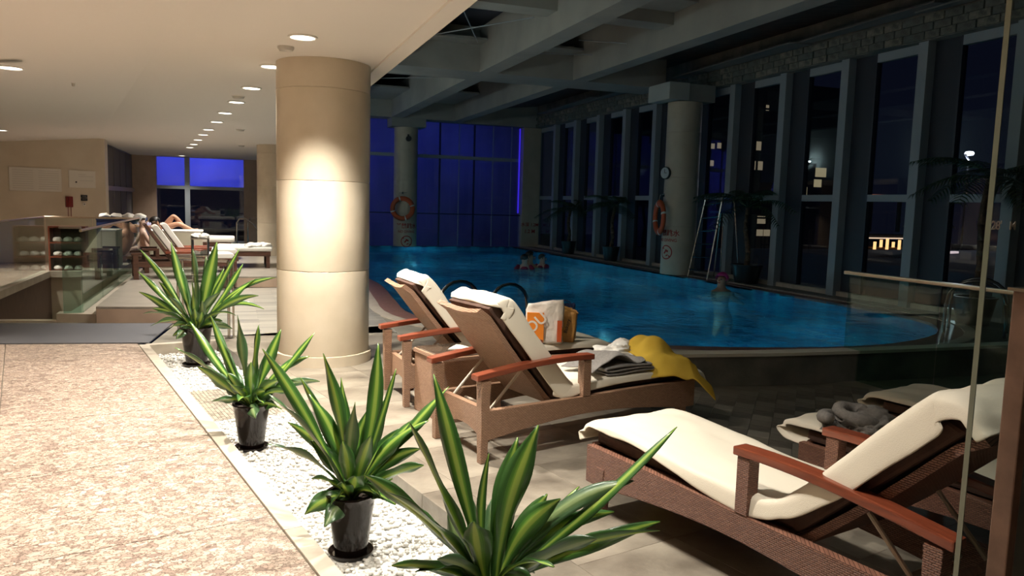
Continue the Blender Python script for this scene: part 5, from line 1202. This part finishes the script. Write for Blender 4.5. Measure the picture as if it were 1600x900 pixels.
# ================================================================== OUTSIDE THE WINDOWS
def tower(name, label, x0, x1, y, z0, z1, wins, wc, strength):
    t = thing(name, label, 'building', (0, 0, 0)); MB().box((x0, y, z0), (x1, y + 12, z1)).build('wall', M_cityd, t)
    m_ = mat('lit_window_%s' % label[:6], wc, .6, emit=(wc, strength))
    for z in range(int(z0) + 2, int(z1) - 1, 2): MB().box((x0, y - .08, z), (x1, y, z + .18)).build('floor_band', M_mulld, t)
    for (x, z, w_, h) in wins: MB().box((x - w_ / 2, y - .06, z - h / 2), (x + w_ / 2, y - .01, z + h / 2)).build('lit_window', m_, t)
    return t
tower('apartment_tower', 'dark apartment tower with a few lit windows seen behind the palms', 37, 49, 60, -3, 26, [(40.7, 7.4, .6, .5), (41.5, 7.5, .4, .5), (40.8, 5.9, .4, .5), (45.2, 7.7, .5, .8), (45.8, 7.7, .5, .8), (45.3, 5.9, .5, .8), (46.1, 5.9, .5, .8), (46.6, .9, .9, .7), (46.5, -.3, .7, .6), (47.3, -.3, .7, .6), (46.5, 11.2, .3, .5)], (.75, .60, .36), .33)
tower('office_block', 'dark office block with an illuminated crown sign farther right', 51.5, 58, 62, -3, 14, [(54.9, 5.7, 1.3, .9), (54.6, 4.7, .9, .9), (53.2, 3.8, .3, .8)], (.85, .70, .38), .42)
pv = thing('pavilion', 'golden lit pavilion seen low through the window', 'building', (60, 60, -3))
MB().box((-.5, 0, 0), (9, 3, 1.4)).build('wall', mat('pavilion_wall', (.3, .18, .1), .8), pv)
mg = mat('golden_lamp', (1, .6, .25), .5, emit=((1, .55, .2), 2.2))
for k in range(6): MB().box((.3 + k * .8, -.1, 1.2 + .25 * (k % 2)), (.6 + k * .8, 0, 2.0 + .2 * (k % 3))).build('lamp', mg, pv)
MB().box((-.5, -.12, 2.3), (6.5, -.02, 2.42)).build('eave_light', mat('eave_lamp', (1, .75, .5), .5, emit=((1, .7, .45), 1.3)), pv)
MB().box((-1.0, 0, 2.4), (9, 3, 2.7)).build('roof', M_cityd, pv)
MB().box((-.5, -.1, 6.4), (4, 0, 6.7)).build('sign_bar', mat('red_bar', (.8, .2, .1), .5, emit=((.75, .22, .12), .45)), pv); MB().box((-.3, .1, 3), (0, .4, 6.5)).build('mast', M_cityd, pv); MB().box((3.4, .1, 3), (3.7, .4, 6.5)).build('mast', M_cityd, pv)
sl = thing('street_lamp', 'bright white street lamp outside the right window', 'lamp', (38.5, 32, -.2))
MB().tube([(0, 0, 0), (0, 0, 5.0), (-.3, 0, 5.3)], .06, 8).build('pole', M_mulld, sl)
MB().lathe([(.001, 5.28), (.18, 5.28), (.24, 5.36), (.2, 5.46), (.001, 5.5)], 20, (-.0, 0)).build('lamp_head', mat('lamp_glow', (1, 1, 1), .5, emit=((.9, .95, 1), 12)), sl)
kk = thing('kiosk', 'pale kiosk with a lit counter outside the right window', 'kiosk', (30.5, 27.0, -.2), .3)
MB().box((0, 0, 0), (2.2, 1.2, 1.3)).build('wall', mat('kiosk_wall', (.30, .24, .25), .8), kk); MB().slab([(-.1, 1.3), (2.3, 1.3), (1.1, 1.9)], -.1, 1.3).build('roof', mat('kiosk_roof', (.22, .22, .25), .8), kk)
MB().box((-2.2, -.3, .1), (2.4, -.1, .2)).build('counter_light', mat('counter_lamp', (1, .9, .85), .5, emit=((1, .8, .75), .9)), kk)
